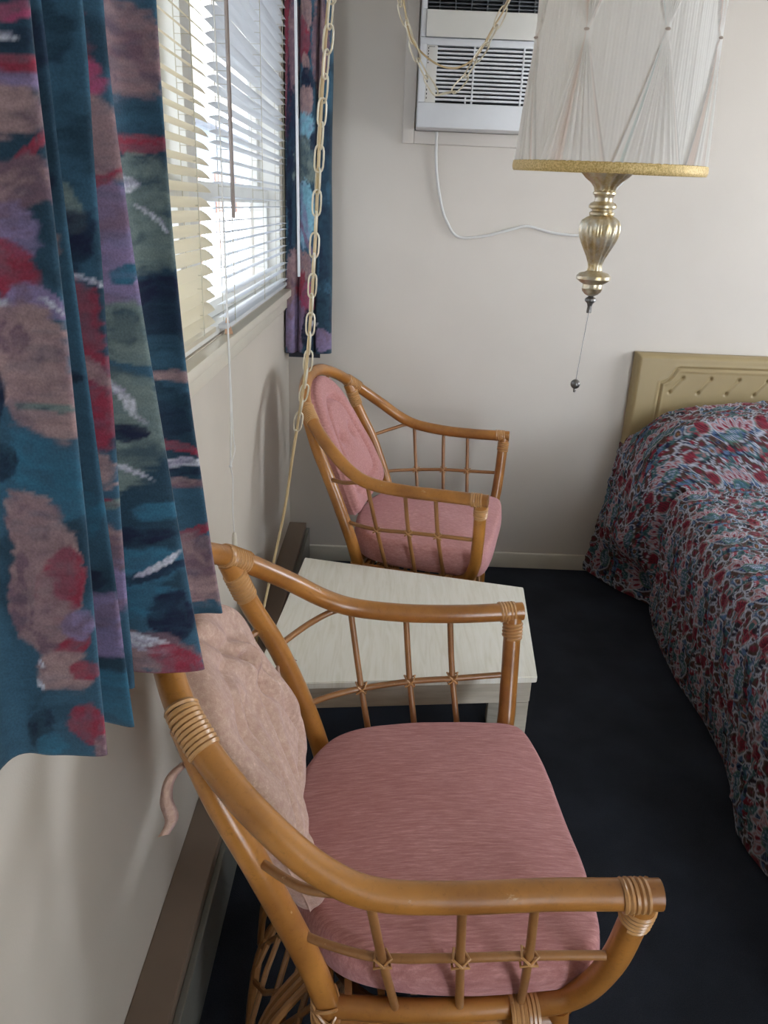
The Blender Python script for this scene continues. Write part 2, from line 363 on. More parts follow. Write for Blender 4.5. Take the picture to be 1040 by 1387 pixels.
wd = MB().tube([(-.382, 1.96, 2.19), (-.380, 1.955, 1.95), (-.378, 1.952, 1.51)], .0048, 6); o = wd.build('tilt_wand', WANDB, bb); o['label'] = 'taupe-brown tilt wand'; wb = o; o.location = -bb.location
o = MB().tube([(-.358, 3.05, 2.19), (-.349, 3.05, 1.288)], .0052, 6).build('tilt_wand', PLAST, bb); o['label'] = 'white tilt wand'; o.location = -bb.location
MB().tube([(-.405, 3.05, 2.22), (-.382, 3.05, 2.225), (-.358, 3.05, 2.19)], .002, 6).build('hook', STEEL, o)
MB().tube([(XL+.01, 1.96, 2.222), (-.39, 1.96, 2.222), (-.382, 1.96, 2.19)], .002, 6).build('hook', STEEL, wb)
cdm = MB()
cdm.tube(cr_([(-.395, 1.855, 2.22), (-.385, 1.86, 1.8), (-.383, 1.862, 1.25), (-.384, 1.868, 1.05), (-.386, 1.85, .925)], 6), .0017, 6)
cdm.tube(cr_([(-.397, 1.87, 2.22), (-.388, 1.872, 1.8), (-.383, 1.87, 1.25), (-.383, 1.885, 1.0), (-.384, 1.905, .955), (-.386, 1.852, .924)], 6), .0015, 6)
cdm.tube(cr_([(-.386, 1.85, .925), (-.385, 1.868, .88), (-.386, 1.86, .80), (-.387, 1.872, .735)], 5), .0015, 6)
o = cdm.build('pull_cord', FLEX, ba); o['label'] = 'long cream pull cord hanging down the wall'; o.location = -ba.location
MB().sphere((-.386, 1.851, .924), .0045, 8).build('knot', FLEX, o)
MB().lathe([(.001, .012), (.005, .008), (.006, 0), (.0075, -.026), (.005, -.031), (.0005, -.032)], 10, (-.387, 1.872, .722)).build('tassel', CREAM, o)
o = MB().add([(-.412, 1.965, 1.2345), (-.392, 1.972, 1.2345), (-.397, 1.995, 1.2345), (-.412, 1.985, 1.2345), (-.409, 1.972, 1.275), (-.404, 1.976, 1.272)], [(0,3,2,1),(0,1,5,4),(1,2,5),(2,3,4,5),(3,0,4)]).build('wood_wedge', cane('bare_wood', (.40, .2, .1), (.60, .35, .2), .6), None, False)
tag(o, 'small chip of bare orange wood standing on the window sill', 'wedge')

# ---------------- curtains ----------------
PAL = dict(T=(.040,.100,.150), D=(.022,.052,.080), N=(.012,.016,.042), R=(.28,.035,.062), K=(.38,.07,.15), M=(.165,.10,.125), P=(.36,.235,.225), L=(.24,.185,.32), S=(.17,.215,.20), W=(.62,.62,.68), B=(.038,.140,.215), A=(.20,.42,.52))
NEAR_BLOBS=[(0.099,1.682,0.042,0.006,0,'K',0),(0.094,1.66,0.059,0.012,0,'D',0),(0.091,1.667,0.019,0.003,0.1,'W',0),(0.098,1.645,0.051,0.008,0,'R',0),(0.088,1.633,0.052,0.009,0,'L',0),(0.097,1.61,0.037,0.023,0,'P',0),(0.114,1.58,0.031,0.004,-0.7,'R',0),(0.097,1.548,0.043,0.022,0,'M',0),(0.066,1.535,0.019,0.012,0,'L',0),(0.073,1.511,0.034,0.027,0,'L',0),(0.078,1.479,0.024,0.024,0,'R',0),(0.061,1.475,0.011,0.024,0,'M',0),(0.065,1.457,0.018,0.004,0.3,'W',0),(0.101,1.454,0.026,0.015,0,'L',0),(0.114,1.456,0.014,0.003,0.5,'W',0),(0.084,1.409,0.05,0.042,0,'P',0),(0.076,1.422,0.02,0.015,0.4,'M',0),(0.103,1.362,0.04,0.028,0,'P',0),(0.107,1.362,0.032,0.003,0,'S',0),(0.052,1.361,0.011,0.024,0.3,'N',0),(0.088,1.286,0.052,0.046,0,'B',0),(0.054,1.311,0.027,0.019,-0.3,'D',0),(0.072,1.232,0.034,0.05,0,'P',0),(0.102,1.189,0.018,0.038,0.2,'P',0),(0.093,1.18,0.022,0.038,0.6,'R',0),(0.058,1.17,0.027,0.056,0,'M',0),(0.081,1.137,0.034,0.036,0.5,'M',0),(0.1,1.111,0.012,0.032,0.7,'R',0),(0.089,1.079,0.033,0.032,0,'P',0),(0.069,1.092,0.008,0.004,0.8,'W',0),(0.063,1.069,0.008,0.004,0.8,'W',0),(0.113,1.083,0.016,0.013,0,'R',0),(0.079,1.023,0.059,0.034,0,'T',0),(0.053,1.011,0.026,0.027,0,'D',0),(0.113,1.015,0.021,0.022,-0.5,'R',0),(0.125,0.991,0.013,0.02,0,'M',0),(0.066,0.988,0.026,0.014,0,'B',0),(0.111,1.143,0.018,0.018,0,'L',0),(0.27,1.64,0.076,0.048,0,'D',1),(0.217,1.55,0.049,0.018,0,'N',1),(0.235,1.496,0.033,0.022,0,'P',1),(0.229,1.521,0.035,0.014,0,'B',1),(0.208,1.355,0.034,0.042,0,'B',1),(0.254,1.384,0.024,0.006,0,'N',1),(0.221,1.281,0.033,0.024,0,'D',1),(0.233,1.192,0.009,0.023,0.3,'W',1),(0.226,1.157,0.034,0.016,-0.3,'N',1),(0.249,1.113,0.043,0.032,0,'L',1),(0.373,1.03,0.032,0.04,0,'R',2),(0.264,1.019,0.064,0.04,0,'B',1),(0.253,1.234,0.031,0.027,0,'B',1),(0.398,1.682,0.043,0.036,0,'D',2),(0.4,1.636,0.053,0.025,0,'T',2),(0.39,1.682,0.008,0.02,-0.6,'W',2),(0.388,1.576,0.051,0.036,0,'T',2),(0.418,1.535,0.017,0.03,-0.4,'S',2),(0.401,1.499,0.048,0.042,-0.3,'N',2),(0.425,1.47,0.046,0.003,0.3,'W',2),(0.408,1.422,0.042,0.046,0,'R',2),(0.408,1.339,0.061,0.064,0,'R',2),(0.413,1.385,0.053,0.01,0.6,'P',2),(0.4,1.262,0.055,0.027,0,'P',2),(0.393,1.228,0.063,0.011,0,'R',2),(0.408,1.207,0.067,0.007,-0.4,'S',2),(0.403,1.166,0.082,0.036,0,'M',2),(0.393,1.105,0.068,0.05,0,'L',2),(0.563,1.701,0.093,0.036,0,'R',3),(0.593,1.662,0.076,0.031,0,'K',3),(0.589,1.709,0.044,0.003,0.5,'W',3),(0.598,1.617,0.073,0.035,0,'P',3),(0.617,1.631,0.038,0.007,0,'M',3),(0.63,1.591,0.079,0.02,0.2,'P',3),(0.617,1.51,0.08,0.067,0,'L',3),(0.623,1.551,0.053,0.006,-0.5,'R',3),(0.594,1.539,0.038,0.008,0,'M',3),(0.641,1.447,0.068,0.025,0,'L',3),(0.586,1.395,0.075,0.032,0,'N',3),(0.663,1.467,0.017,0.011,0,'B',3),(0.659,1.397,0.041,0.034,0,'S',3),(0.608,1.3,0.067,0.07,0,'S',3),(0.564,1.286,0.026,0.045,0,'B',3),(0.569,1.232,0.047,0.03,0,'S',3),(0.643,1.289,0.016,0.011,0,'N',3),(0.642,1.33,0.031,0.003,1.1,'W',3),(0.62,1.251,0.032,0.003,0.6,'W',3),(0.57,1.194,0.024,0.011,-0.6,'L',3),(0.596,1.168,0.074,0.012,0,'N',3),(0.592,1.131,0.073,0.028,0,'B',3),(0.653,1.196,0.03,0.011,0,'B',3),(0.604,1.109,0.086,0.007,-0.3,'N',3),(0.642,1.128,0.029,0.004,-0.5,'W',3),(0.587,1.086,0.071,0.029,0,'B',3),(0.651,1.058,0.034,0.035,0,'N',3),(0.607,1.006,0.083,0.031,0.1,'M',3),(0.582,1.03,0.047,0.006,0.1,'W',3),(0.627,1.021,0.033,0.007,0.4,'W',3),(0.608,1.016,0.047,0.006,0.3,'W',3),(0.656,0.991,0.041,0.022,0.3,'R',3),(0.578,0.96,0.041,0.024,0,'M',3),(0.64,0.968,0.055,0.011,0,'R',3),(0.802,1.713,0.12,0.07,0,'M',4),(0.78,1.695,0.033,0.003,0.4,'W',4),(0.832,1.635,0.078,0.024,0,'T',4),(0.852,1.609,0.058,0.011,0,'R',4),(0.848,1.543,0.082,0.053,0,'S',4),(0.825,1.563,0.024,0.013,0,'W',4),(0.84,1.482,0.082,0.04,0,'S',4),(0.864,1.523,0.034,0.003,0.6,'W',4),(0.796,1.439,0.043,0.014,0,'N',4),(0.877,1.405,0.095,0.036,0,'N',4),(0.849,1.35,0.101,0.023,0,'T',4),(0.837,1.313,0.104,0.009,-0.1,'P',4),(0.832,1.269,0.094,0.034,0,'D',4),(0.834,1.229,0.11,0.006,0.2,'R',4),(0.832,1.203,0.111,0.006,0,'W',4),(0.816,1.191,0.093,0.007,0,'N',4),(0.818,1.176,0.1,0.008,0,'M',4),(0.816,1.135,0.09,0.029,0,'T',4),(0.775,1.134,0.034,0.022,0.5,'P',4),(0.861,1.094,0.087,0.009,-0.3,'R',4),(0.852,1.051,0.092,0.048,0,'M',4),(0.863,1.007,0.107,0.024,0,'P',4),(0.834,0.968,0.13,0.024,0,'T',4),(0.768,1.027,0.064,0.048,0,'N',4)]
FAR_BLOBS=[(0.023,2.069,0.062,0.299,0,'R',0),(0.086,1.737,0.078,0.5,0,'N',0),(0.094,2.07,0.062,0.138,0,'M',0),(0.227,2.161,0.078,0.066,0,'P',0),(0.219,2.082,0.07,0.075,0,'R',0),(0.25,2.003,0.055,0.032,0.4,'P',0),(0.273,1.952,0.086,0.034,0,'N',0),(0.242,1.897,0.086,0.043,0,'P',0),(0.234,1.808,0.109,0.055,0,'A',0),(0.258,1.702,0.156,0.085,0,'S',0),(0.344,1.765,0.047,0.038,0,'N',0),(0.164,1.638,0.078,0.031,0,'S',0),(0.242,1.509,0.125,0.114,0,'A',0),(0.125,1.482,0.062,0.162,0,'D',0),(0.25,1.43,0.141,0.013,0.6,'L',0),(0.219,1.307,0.141,0.073,0,'P',0),(0.109,1.236,0.109,0.14,0,'M',0),(0.266,1.196,0.109,0.075,0,'K',0),(0.188,1.251,0.078,0.045,-0.5,'R',0),(0.125,1.078,0.156,0.116,0,'L',0),(0.32,1.067,0.094,0.09,0,'N',0),(0.406,2.073,0.094,0.154,0,'M',0),(0.438,1.742,0.094,0.15,0,'D',0),(0.453,1.406,0.094,0.162,0,'D',0),(0.469,1.127,0.094,0.116,0,'D',0),(0.5,1.034,0.125,0.041,0,'L',0),(0.375,1.097,0.062,0.012,0,'W',0),(0.383,1.323,0.047,0.108,0,'T',0)]
def colour_cloth(S, Z, strip, blobs, seed=0):
    C = np.zeros(S.shape+(3,)); C[:] = PAL['T']
    wx = (fbm(S*13+seed, Z*13, 5)-.5)*1.7; wy = (fbm(S*13+40, Z*13+seed, 5)-.5)*1.7; fx = (fbm(S*60, Z*170+9, 4)-.5)*1.3
    base = fbm(S*8+3, Z*10+seed, 4)
    C = C*(1-sstep(.5, .62, base)[..., None])+np.array(PAL['D'])*sstep(.5, .62, base)[..., None]
    for s, z, a, b_, ro, c, k in blobs:
        dx = (S-s)+wx*min(.025, a*.7); dy = (Z-z)+wy*min(.028, b_*1.3+.002)
        # long strokes get ragged edges
        cs, sn = math.cos(ro), math.sin(ro); u = (dx*cs-dy*sn)/a; v = (dx*sn+dy*cs)/b_
        d = np.sqrt(u*u+v*v)+fx*.35
        m_ = 1-sstep(.9, 1.10, d); m_ = m_*(.80+.2*sstep(.3, .6, fbm(S*40+s*9, Z*120, 3)))
        if c == 'W': m_ = m_*(.6+.4*sstep(.42, .56, fbm(S*60+v*3, v*3+Z*30, 3)))
        if strip is not None: m_ = m_*(np.abs(strip-k) < .51)
        col = np.array(PAL[c])
        br = fbm(u*3+s*91, v*7+z*57, 3)
        alt = dict(T='D', D='N', N='D', R='M', K='M', M='P', P='M', L='M', S='D', W='L', B='T', A='L')[c]
        sw = sstep(.46, .62, fbm(u*1.6+s*37+wx*2, v*1.6+z*23+wy*2, 4))*.45+.3*sstep(.5, .75, br); cc = col*(1-sw[..., None])+np.array(PAL[alt])*sw[..., None]
        C = C*(1-m_[..., None])+cc*m_[..., None]
    C *= (.86+.28*fbm(S*30, Z*160, 3))[..., None]
    return C
def pleated(name, label, plan, S_at, Z0, Z1, du, dz, blobs, strips, mat):
    # plan(z) -> list of (x, y); S_at = arc value at each plan point
    zs = np.arange(Z0, Z1+dz/2, dz); ps = [np.array(plan(z)) for z in zs]
    s_f = np.arange(S_at[0], S_at[-1], du)
    V = np.zeros((len(zs), len(s_f), 3))
    for i, z in enumerate(zs):
        P = [(a, b_, 0) for a, b_ in ps[i]]
        n = 8; c = np.array([(q.x, q.y) for q in cr_(P, n)]); kn = np.interp(np.arange(len(c))/n, np.arange(len(P)), S_at)
        V[i, :, 0] = np.interp(s_f, kn, c[:, 0]); V[i, :, 1] = np.interp(s_f, kn, c[:, 1]); V[i, :, 2] = z
    S, Z = np.meshgrid(s_f, zs)
    V[..., 0] += .006*(fbm(S*9, Z*3, 3)-.5); V[..., 1] += .010*(fbm(S*9+50, Z*3, 3)-.5)
    V[..., 2] += .010*(fbm(S*6, S*0, 2)-.5)*(1-sstep(Z0, Z0+.2, Z))
    st = None
    if strips: st = np.clip(np.searchsorted(strips, s_f), 0, 4)[None, :]*np.ones_like(S)
    C = colour_cloth(S, Z, st, blobs)
    ob = newobj(name, gridmesh(V, C), mat); 
    md = ob.modifiers.new('thick', 'SOLIDIFY'); md.thickness = .0016; md.offset = 0
    return ob
def lerp(a, b_, t): return a+(b_-a)*t
def near_plan(z):
    t = min(1, max(0, (1.72-z)/(1.72-.98))); t2 = t**1.3
    A = (lerp(-.296, -.291, t), lerp(.715, .679, t)); B_ = (lerp(-.302, -.279, t2), lerp(.745, .733, t2)); C_ = (lerp(-.300, -.301, t), lerp(.832, .806, t))
    D_ = (lerp(-.302, -.226, t**1.5), lerp(.905, .856, t**1.5)); E_ = (lerp(-.300, -.229, t**2), lerp(1.095, .998, t**2))
    return [(-.388, .20), (-.384, .40), (-.392, .58), (-.390, .675), (A[0]-.05, A[1]+.001), A, (A[0]-.014, A[1]+.012), (-.375, .745), (B_[0]-.045, B_[1]+.010), B_, (B_[0]-.012, B_[1]+.012), (-.375, .80), (C_[0]-.045, C_[1]-.002), C_, (C_[0]-.012, C_[1]+.012),
            (-.372, lerp(.875, .85, t)), (D_[0]-.06, D_[1]-.012), D_, (D_[0]-.014, D_[1]+.013), (-.36, lerp(.98, .93, t)), (E_[0]-.045, E_[1]-.01), E_, (E_[0]-.012, E_[1]+.008), (E_[0]-.035, E_[1]+.012)]
NS = [-.48, -.28, -.10, 0, .08, .125, .137, .20, .24, .27, .282, .36, .41, .45, .462, .54, .62, .67, .682, .76, .85, .90, .915, 1.02]
cu = pleated('curtain', '', near_plan, NS, .982, 2.33, .0030, .0032, NEAR_BLOBS, [.16, .315, .50, .72], CURT)
tag(cu, 'large painterly teal, crimson and mauve floral curtain hanging nearest, at the left edge', 'curtain')
def far_plan(z):
    t = min(1, max(0, (2.2-z)/1.2))
    L_ = lerp(-.40, -.413, t); R_ = lerp(-.247, -.238, t)
    return [(-.413, 3.225), (-.41, 3.17), (L_, 3.135), (L_+.03, 3.128), (L_+.045, 3.165), (L_+.058, 3.132), (L_+.10, 3.127), (L_+.115, 3.165), (L_+.125, 3.133), (R_, 3.145), (R_+.004, 3.20), (R_-.02, 3.235)]
FS = [-.12, -.06, .0, .10, .15, .20, .34, .38, .42, .52, .58, .62]
fu = pleated('curtain', '', far_plan, FS, .985, 2.33, .006, .007, FAR_BLOBS, None, CURT)
tag(fu, 'narrow far floral curtain hanging in the corner of the room beside the blind', 'curtain')
ln = MB(); ln.box(-.409, -.28, 3.20, 3.206, .955, 2.3); q = N('curtain_lining', (.05, .06, .085), .9); q.base(q.ramp(q.noise(sc=9), [(.3, (.035, .04, .06)), (.7, (.07, .075, .10))])); ln.build('lining', q.m, fu, False)
rod = MB().tube([(-.335, -.1, 2.352), (-.335, 3.26, 2.352)], .010, 10)
o = rod.build('curtain_rod', WHITEP, None); tag(o, 'white curtain rod running above the window', 'rod')
for y in (.0, 1.7, 3.2): MB().box(XL+.001, -.33, y-.01, y+.01, 2.338, 2.352, .002).build('bracket', WHITEP, o)

# ---------------- air conditioner ----------------
ac = empty('air_conditioner', (.072, 3.13, 1.821), label='white window air conditioner set high in the back wall, behind the lamp shade', cat='air conditioner')
AW = .60; H = .47
b = MB(); b.box(0, AW, 0, .149, 0, .082, .006); b.box(0, .024, 0, .149, .082, .265, .004); b.box(AW-.024, AW, 0, .149, .082, .265, .004); b.box(.024, AW-.024, .035, .149, .082, .265)
b.box(.0, AW, .004, .149, .262, .285, .003); b.box(0, .018, -.002, .149, .285, .37, .004); b.box(AW-.018, AW, -.002, .149, .285, .37, .004); b.box(.018, AW-.018, .05, .149, .285, .37)
b.box(0, AW, -.002, .149, H-.03, H, .004); b.box(0, .018, -.002, .149, .37, H-.03, .003); b.box(AW-.018, AW, -.002, .149, .37, H-.03, .003); b.box(.018, AW-.018, .06, .149, .37, H-.03)
b.build('body', PLAST, ac)
MB().box(.024, AW-.024, .030, .0345, .084, .262).build('grille_backing', DARK, ac, False)
for k in range(13):
    z = .090+k*.0132
    o = (MB().box(.060, AW-.026, .004, .020, z, z+.0068, .0012).build('louver', PLAST, ac) if k == 0 else lo.copy())
    if k == 0: lo = o
    else: COL.objects.link(o); o.location = (0, 0, k*.0132)
for x in (.190, .365, .50): MB().box(x, x+.006, .002, .022, .082, .265, .001).build('grille_divider', PLAST, ac)
MB().box(.168, .173, .002, .022, .082, .105, .001).build('grille_divider', PLAST, ac)
MB().box(.024, .062, .004, .028, .082, .262, .002).build('control_strip', PLASTC, ac)
dv = MB()
for k in range(6): dv.box(.028, .031, .0025, .0045, .093+k*.013, .099+k*.013); dv.box(.028, .031, .0025, .0045, .205+k*.009, .209+k*.009)
dv.box(.03, .052, .0025, .0045, .262-.006, .2575); dv.build('vent_holes', DARK, ac, False)
pn = cr_([(0, 0, .288), (0, -.006, .292), (0, -.006, .36), (0, .002, .367), (0, .045, .3695)], 4); v = []; f = []
for x in (.018, AW-.018): v += [(x, p.y, p.z) for p in pn]
n = len(pn); f = [(i, i+1, n+i+1, n+i) for i in range(n-1)]
MB().add(v, f).build('front_panel', PLASTC, ac)
MB().box(.018, AW-.018, .052, .058, .371, H-.032).build('outlet_backing', GREYP, ac, False)
for k in range(5):
    MB().box(.022, AW-.022, .012, .045, .378+k*.012, .3815+k*.012, .001).build('vane', GREYP, ac)
for x in (.06, .115, .17, .225, .28, .335, .39, .445, .50): MB().box(x, x+.003, .008, .05, .371, H-.032).build('vertical_vane', GREYP, ac, False)
tm = MB(); a0, a1, z0, z1 = .022, .722, 1.775, 2.335; t = .045
tm.box(a0, a0+t, YB-.018, YB-.001, z0, z1, .004); tm.box(a1-t, a1, YB-.018, YB-.001, z0, z1, .004); tm.box(a0+t, a1-t, YB-.018, YB-.001, z0, z0+t, .004); tm.box(a0+t, a1-t, YB-.018, YB-.001, z1-t, z1, .004)
struct('trim_2', tm, WALLB, smooth=True)
pts = [(.153, 3.262, 1.819), (.155, 3.266, 1.74), (.164, 3.268, 1.661), (.188, 3.27, 1.56), (.213, 3.27, 1.502), (.261, 3.27, 1.447), (.36, 3.27, 1.452), (.464, 3.27, 1.480), (.536, 3.27, 1.496), (.64, 3.27, 1.475), (.76, 3.27, 1.474), (.81, 3.27, 1.53), (.853, 3.27, 1.629), (.901, 3.27, 1.70), (.96, 3.27, 1.86), (.965, 3.262, 1.95)]
o = MB().tube(cr_(pts, 8), .0052, 8).build('power_cord', FLEX, None); tag(o, 'white power cord looping down the back wall from the air conditioner', 'cord')
MB().box(.945, .985, 3.235, 3.268, 1.945, 1.985, .005).build('plug', FLEX, o)
o = MB().box(.93, 1.0, 3.270, 3.2795, 1.90, 2.02, .003).build('wall_outlet', PLASTC, None); tag(o, 'cream wall outlet behind the lamp shade that the cord runs up to', 'outlet')

# ---------------- hanging lamp ----------------
LX, LY, LZ = .502, 2.0, 1.645
lamp = empty('pendant_lamp', (LX, LY, LZ), label='hanging swag lamp with gathered white shade and gold fluted body', cat='lamp')
q = N('gathered_white_silk', (.74, .71, .65), .7); fa = q.n('ShaderNodeAttribute', attribute_name='Col'); cc = q.mix(.25, fa.outputs[0], q.ramp(q.noise((1, 1, .2), 60, 3), [(.3, (.92,)*3), (.7, (1,)*3)]), 'MULTIPLY')
q.base(cc); q.translucent(cc, .5); SHADE = q.m
nu, nv = 130, 1100; hh = np.linspace(0, .46, nu); th = np.linspace(0, 2*np.pi, nv)
TH, HH = np.meshgrid(th, hh); SEC = 2*np.pi/8; off = math.radians(-82)
k = np.round((TH-off)/SEC); dt = TH-off-k*SEC
R0 = np.interp(HH, [0, .46], [.2145, .190])
pin = .262; up = HH > pin
half = np.where(up, .03+(HH-pin)/.198*.95, .035+((pin-HH)/pin)**1.0*.94)*SEC/2
u = np.clip(dt/np.maximum(half, 1e-4), -1.6, 1.6); ins = (np.abs(u) < 1)
edge = sstep(1.08, .97, np.abs(u)); 
fan = edge*(.0050+(.0015*np.cos(u*np.pi*9+k)+.0008*np.cos(u*23+k*2)+.0009*np.cos(u*47+k))*np.clip(half/.12, .25, 1))*sstep(0, .05, np.abs(HH-pin)+.01)+.006*np.exp(-(np.abs(HH-pin)/.012)**2)*np.exp(-(dt/.03)**2)
under = (1-edge)*(.0003*np.cos(TH*170)+.0004*np.cos(TH*57+k)+.0006*np.cos(TH*31))
RR = R0+fan+under
V = np.stack([RR*np.cos(TH), RR*np.sin(TH), HH], -1)
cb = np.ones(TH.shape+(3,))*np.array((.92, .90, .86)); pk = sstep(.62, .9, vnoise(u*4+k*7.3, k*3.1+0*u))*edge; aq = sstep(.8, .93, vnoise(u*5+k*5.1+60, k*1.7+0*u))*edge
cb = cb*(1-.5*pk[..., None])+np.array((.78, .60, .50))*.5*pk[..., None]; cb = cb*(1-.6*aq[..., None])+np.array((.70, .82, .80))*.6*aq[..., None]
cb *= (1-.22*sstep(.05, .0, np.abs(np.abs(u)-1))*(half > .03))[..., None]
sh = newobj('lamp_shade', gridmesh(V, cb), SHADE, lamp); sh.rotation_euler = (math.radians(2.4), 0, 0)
ku = sorted({int(a) for a in np.unique(k)})
tm = MB()
for kk in ku[:8]:
    a = off+kk*SEC; r = .2005+.0055; c = (r*math.cos(a), r*math.sin(a), pin)
    tm.sphere(c, .006, 8, (1, 1, .5))
q = N('tie_thread', (.5, .42, .35), .6); q.base(q.ramp(q.noise(sc=40), [(.3, (.44, .36, .30)), (.7, (.54, .46, .39))])); tm.build('gather_tie', q.m, sh)
q = N('gold_braid', (.5, .35, .1), .5, .25); wv = q.n('ShaderNodeTexNoise', Scale=260, Detail=2)
q.l(q.c.outputs['Object'], wv.inputs['Vector'])
q.base(q.ramp(wv.outputs['Fac'], [(.35, (.44, .30, .09)), (.65, (.72, .54, .24))])); q.bump(wv.outputs['Fac'], .6, .002); BRAID = q.m
bp = [(.2125, -.004), (.2205, -.004), (.2232, .001), (.2238, .006), (.2232, .012), (.2222, .017), (.2175, .0185)]
MB().lathe(bp, 160).build('shade_trim', BRAID, sh)
MB().lathe([(.193, .452), (.1985, .452), (.1990, .470), (.193, .472)], 120).build('shade_trim', BRAID, sh)
sp = MB()
for a in range(3):
    aa = a*2.094; sp.tube([(0, 0, .40), (.1*math.cos(aa), .1*math.sin(aa), .42), (.197*math.cos(aa), .197*math.sin(aa), .455)], .002, 6)
sp.tube([(0, 0, -.01), (0, 0, .56)], .006, 8); sp.sphere((0, 0, .57), .012, 10); sp.build('stem', GOLD, lamp)
S_ = .001745
pf = [(40, 12), (36, 4), (33, -2), (27, -8), (19, -14), (14.5, -20), (13.5, -25)]
def pr(l): return [(r*S_, z*S_) for r, z in l]
fl = lambda amp, n: (lambda i, a: amp*math.cos(a*n))
MB().lathe(pr(pf), 96, flute=fl(.075, 12)).build('fluted_cup', GOLD, lamp)
MB().lathe(pr([(13, -24), (15.5, -26), (15.5, -28.5), (13, -31), (12, -34), (12.5, -38), (17, -40), (19, -43), (18.5, -46), (14, -48), (13.5, -50), (17.5, -52), (17, -55), (14, -57)]), 40).build('collar', GOLD, lamp)
MB().lathe(pr([(14, -56), (19, -58), (24, -62), (26.5, -68), (27, -75), (25.5, -83), (22, -92), (17.5, -101), (13, -110), (10, -118), (9, -124), (10, -129)]), 120, flute=fl(.065, 13)).build('fluted_urn', GOLD, lamp)
MB().lathe(pr([(10, -128), (12, -130), (20, -132), (24, -136), (24, -140), (19, -144), (13.5, -147), (13.5, -151), (14.5, -153), (13, -157), (9, -161), (5, -163)]), 40).build('foot', GOLD, lamp)
MB().lathe(pr([(4, -161), (3.5, -164), (7.5, -167), (8, -170), (4, -174), (3, -178), (3.8, -184), (3.5, -187), (.3, -187.5)]), 20).build('finial', STEEL, lamp)
ch = MB().tube([(0, 0, -.325), (-.010, .0, -.495)], .0011, 6).build('pull_chain', STEEL, lamp)
MB().sphere((-.0105, 0, -.508), .0125, 14).lathe([(.003, 0), (.004, -.004), (.003, -.010), (.0005, -.011)], 10, (-.0105, 0, -.519)).build('pull_knob', STEEL, ch)

# chains
def link_mesh(L=.026, Wd=.0105, r=.0026):
    p = []
    for k in range(16):
        a = 2*math.pi*k/16; c, s = math.cos(a), math.sin(a)
        x = (abs(c)**.75)*(1 if c > 0 else -1)*Wd; z = (abs(s)**.6)*(1 if s > 0 else -1)*L; p.append((x, 0, z))
    return MB().tube(p, r, 7, closed=True)
def chain(name, label, path, pitch, L, Wd, r, cordpath, cordr=.0023, extra=None):
    root = empty(name, path[0], label=label, cat='chain'); o0 = Vector(path[0])
    P = cr_(path, 30); d = [0]
    for a, b_ in zip(P, P[1:]): d.append(d[-1]+(b_-a).length)
    n = int(d[-1]/pitch); base = None
    for i in range(n):
        s = (i+.5)*pitch; k_ = max(j for j in range(len(d)) if d[j] <= s); k_ = min(k_, len(P)-2)
        t = (s-d[k_])/max(1e-6, d[k_+1]-d[k_]); p = P[k_].lerp(P[k_+1], t); T = (P[k_+1]-P[k_]).normalized()
        if base is None: ob = link_mesh(L, Wd, r).build('chain_link', CHAIN, root); base = ob
        else: ob = base.copy(); COL.objects.link(ob)
        ob.rotation_mode = 'QUATERNION'; q_ = T.to_track_quat('Z', 'Y'); tw = Matrix.Rotation((i % 2)*math.pi/2+.35+random.uniform(-.25, .25), 3, 'Z').to_quaternion()
        ob.rotation_quaternion = q_ @ tw; ob.location = p-o0
    MB().tube([Vector(c)-o0 for c in cr_(cordpath, 10)], cordr, 7).build('lamp_cord', CORDM, root)
    if extra: extra(root, o0)
    return root
HL = (-.105, 1.62, ZC-.03); HR = (LX, LY, ZC-.03)
drop = [HL, (-.118, 1.60, 1.98), (-.140, 1.60, 1.70), (-.158, 1.62, 1.40), (-.170, 1.64, 1.22), (-.192, 1.68, 1.11), (-.200, 1.69, 1.06)]
cp = [HL, (-.121, 1.60, 2.0), (-.135, 1.603, 1.82), (-.143, 1.60, 1.68), (-.153, 1.62, 1.48), (-.165, 1.63, 1.30), (-.176, 1.64, 1.20), (-.198, 1.69, 1.08), (-.212, 1.71, 1.00), (-.236, 1.76, .86), (-.262, 1.80, .74), (-.322, 1.82, .46), (-.352, 1.90, .36), (-.405, 1.98, .33)]
def extra(root, o0):
    MB().box(-.418, -.405, 1.955, 2.005, .29, .37, .003).build('plug', PLASTC, root).location = -o0
chain('hanging_chain', 'ivory link chain with gold cord dropping from the ceiling in front of the far curtain', drop, .0392, .0238, .0088, .0019, cp, .0034, extra)
loop = [(-.088, 1.66, ZC-.03), (-.035, 1.9, 2.12), (-.005, 2.0, 1.975), (.018, 2.0, 1.918), (.040, 2.0, 1.865), (.088, 2.0, 1.797), (.135, 2.0, 1.81), (.166, 2.0, 1.855), (.20, 2.0, 1.905), (.237, 2.0, 1.985), (.33, 2.0, 2.18), (LX-.02, 2.0, ZC-.03)]
cl2 = [(-.088, 1.66, ZC-.03), (-.025, 1.9, 2.10), (.008, 2.0, 1.955), (.025, 1.998, 1.90), (.058, 2.0, 1.868), (.10, 2.0, 1.848), (.14, 2.003, 1.85), (.176, 2.0, 1.875), (.204, 2.0, 1.925), (.240, 2.0, 1.99), (.33, 2.0, 2.2), (LX-.02, 2.0, ZC-.03)]
chain('swag_chain', 'ivory link chain and cord drooping in a loop before the air conditioner', loop, .039, .0238, .0085, .0018, cl2, .0022)
chain('lamp_chain', 'ivory link chain holding the pendant lamp above its shade, out of the frame', [HR, (LX, LY, LZ+.585)], .037, .0225, .0070, .0015, [(LX+.004, LY, ZC-.03), (LX+.006, LY, 2.3), (LX+.003, LY, LZ+.57)], .0022)
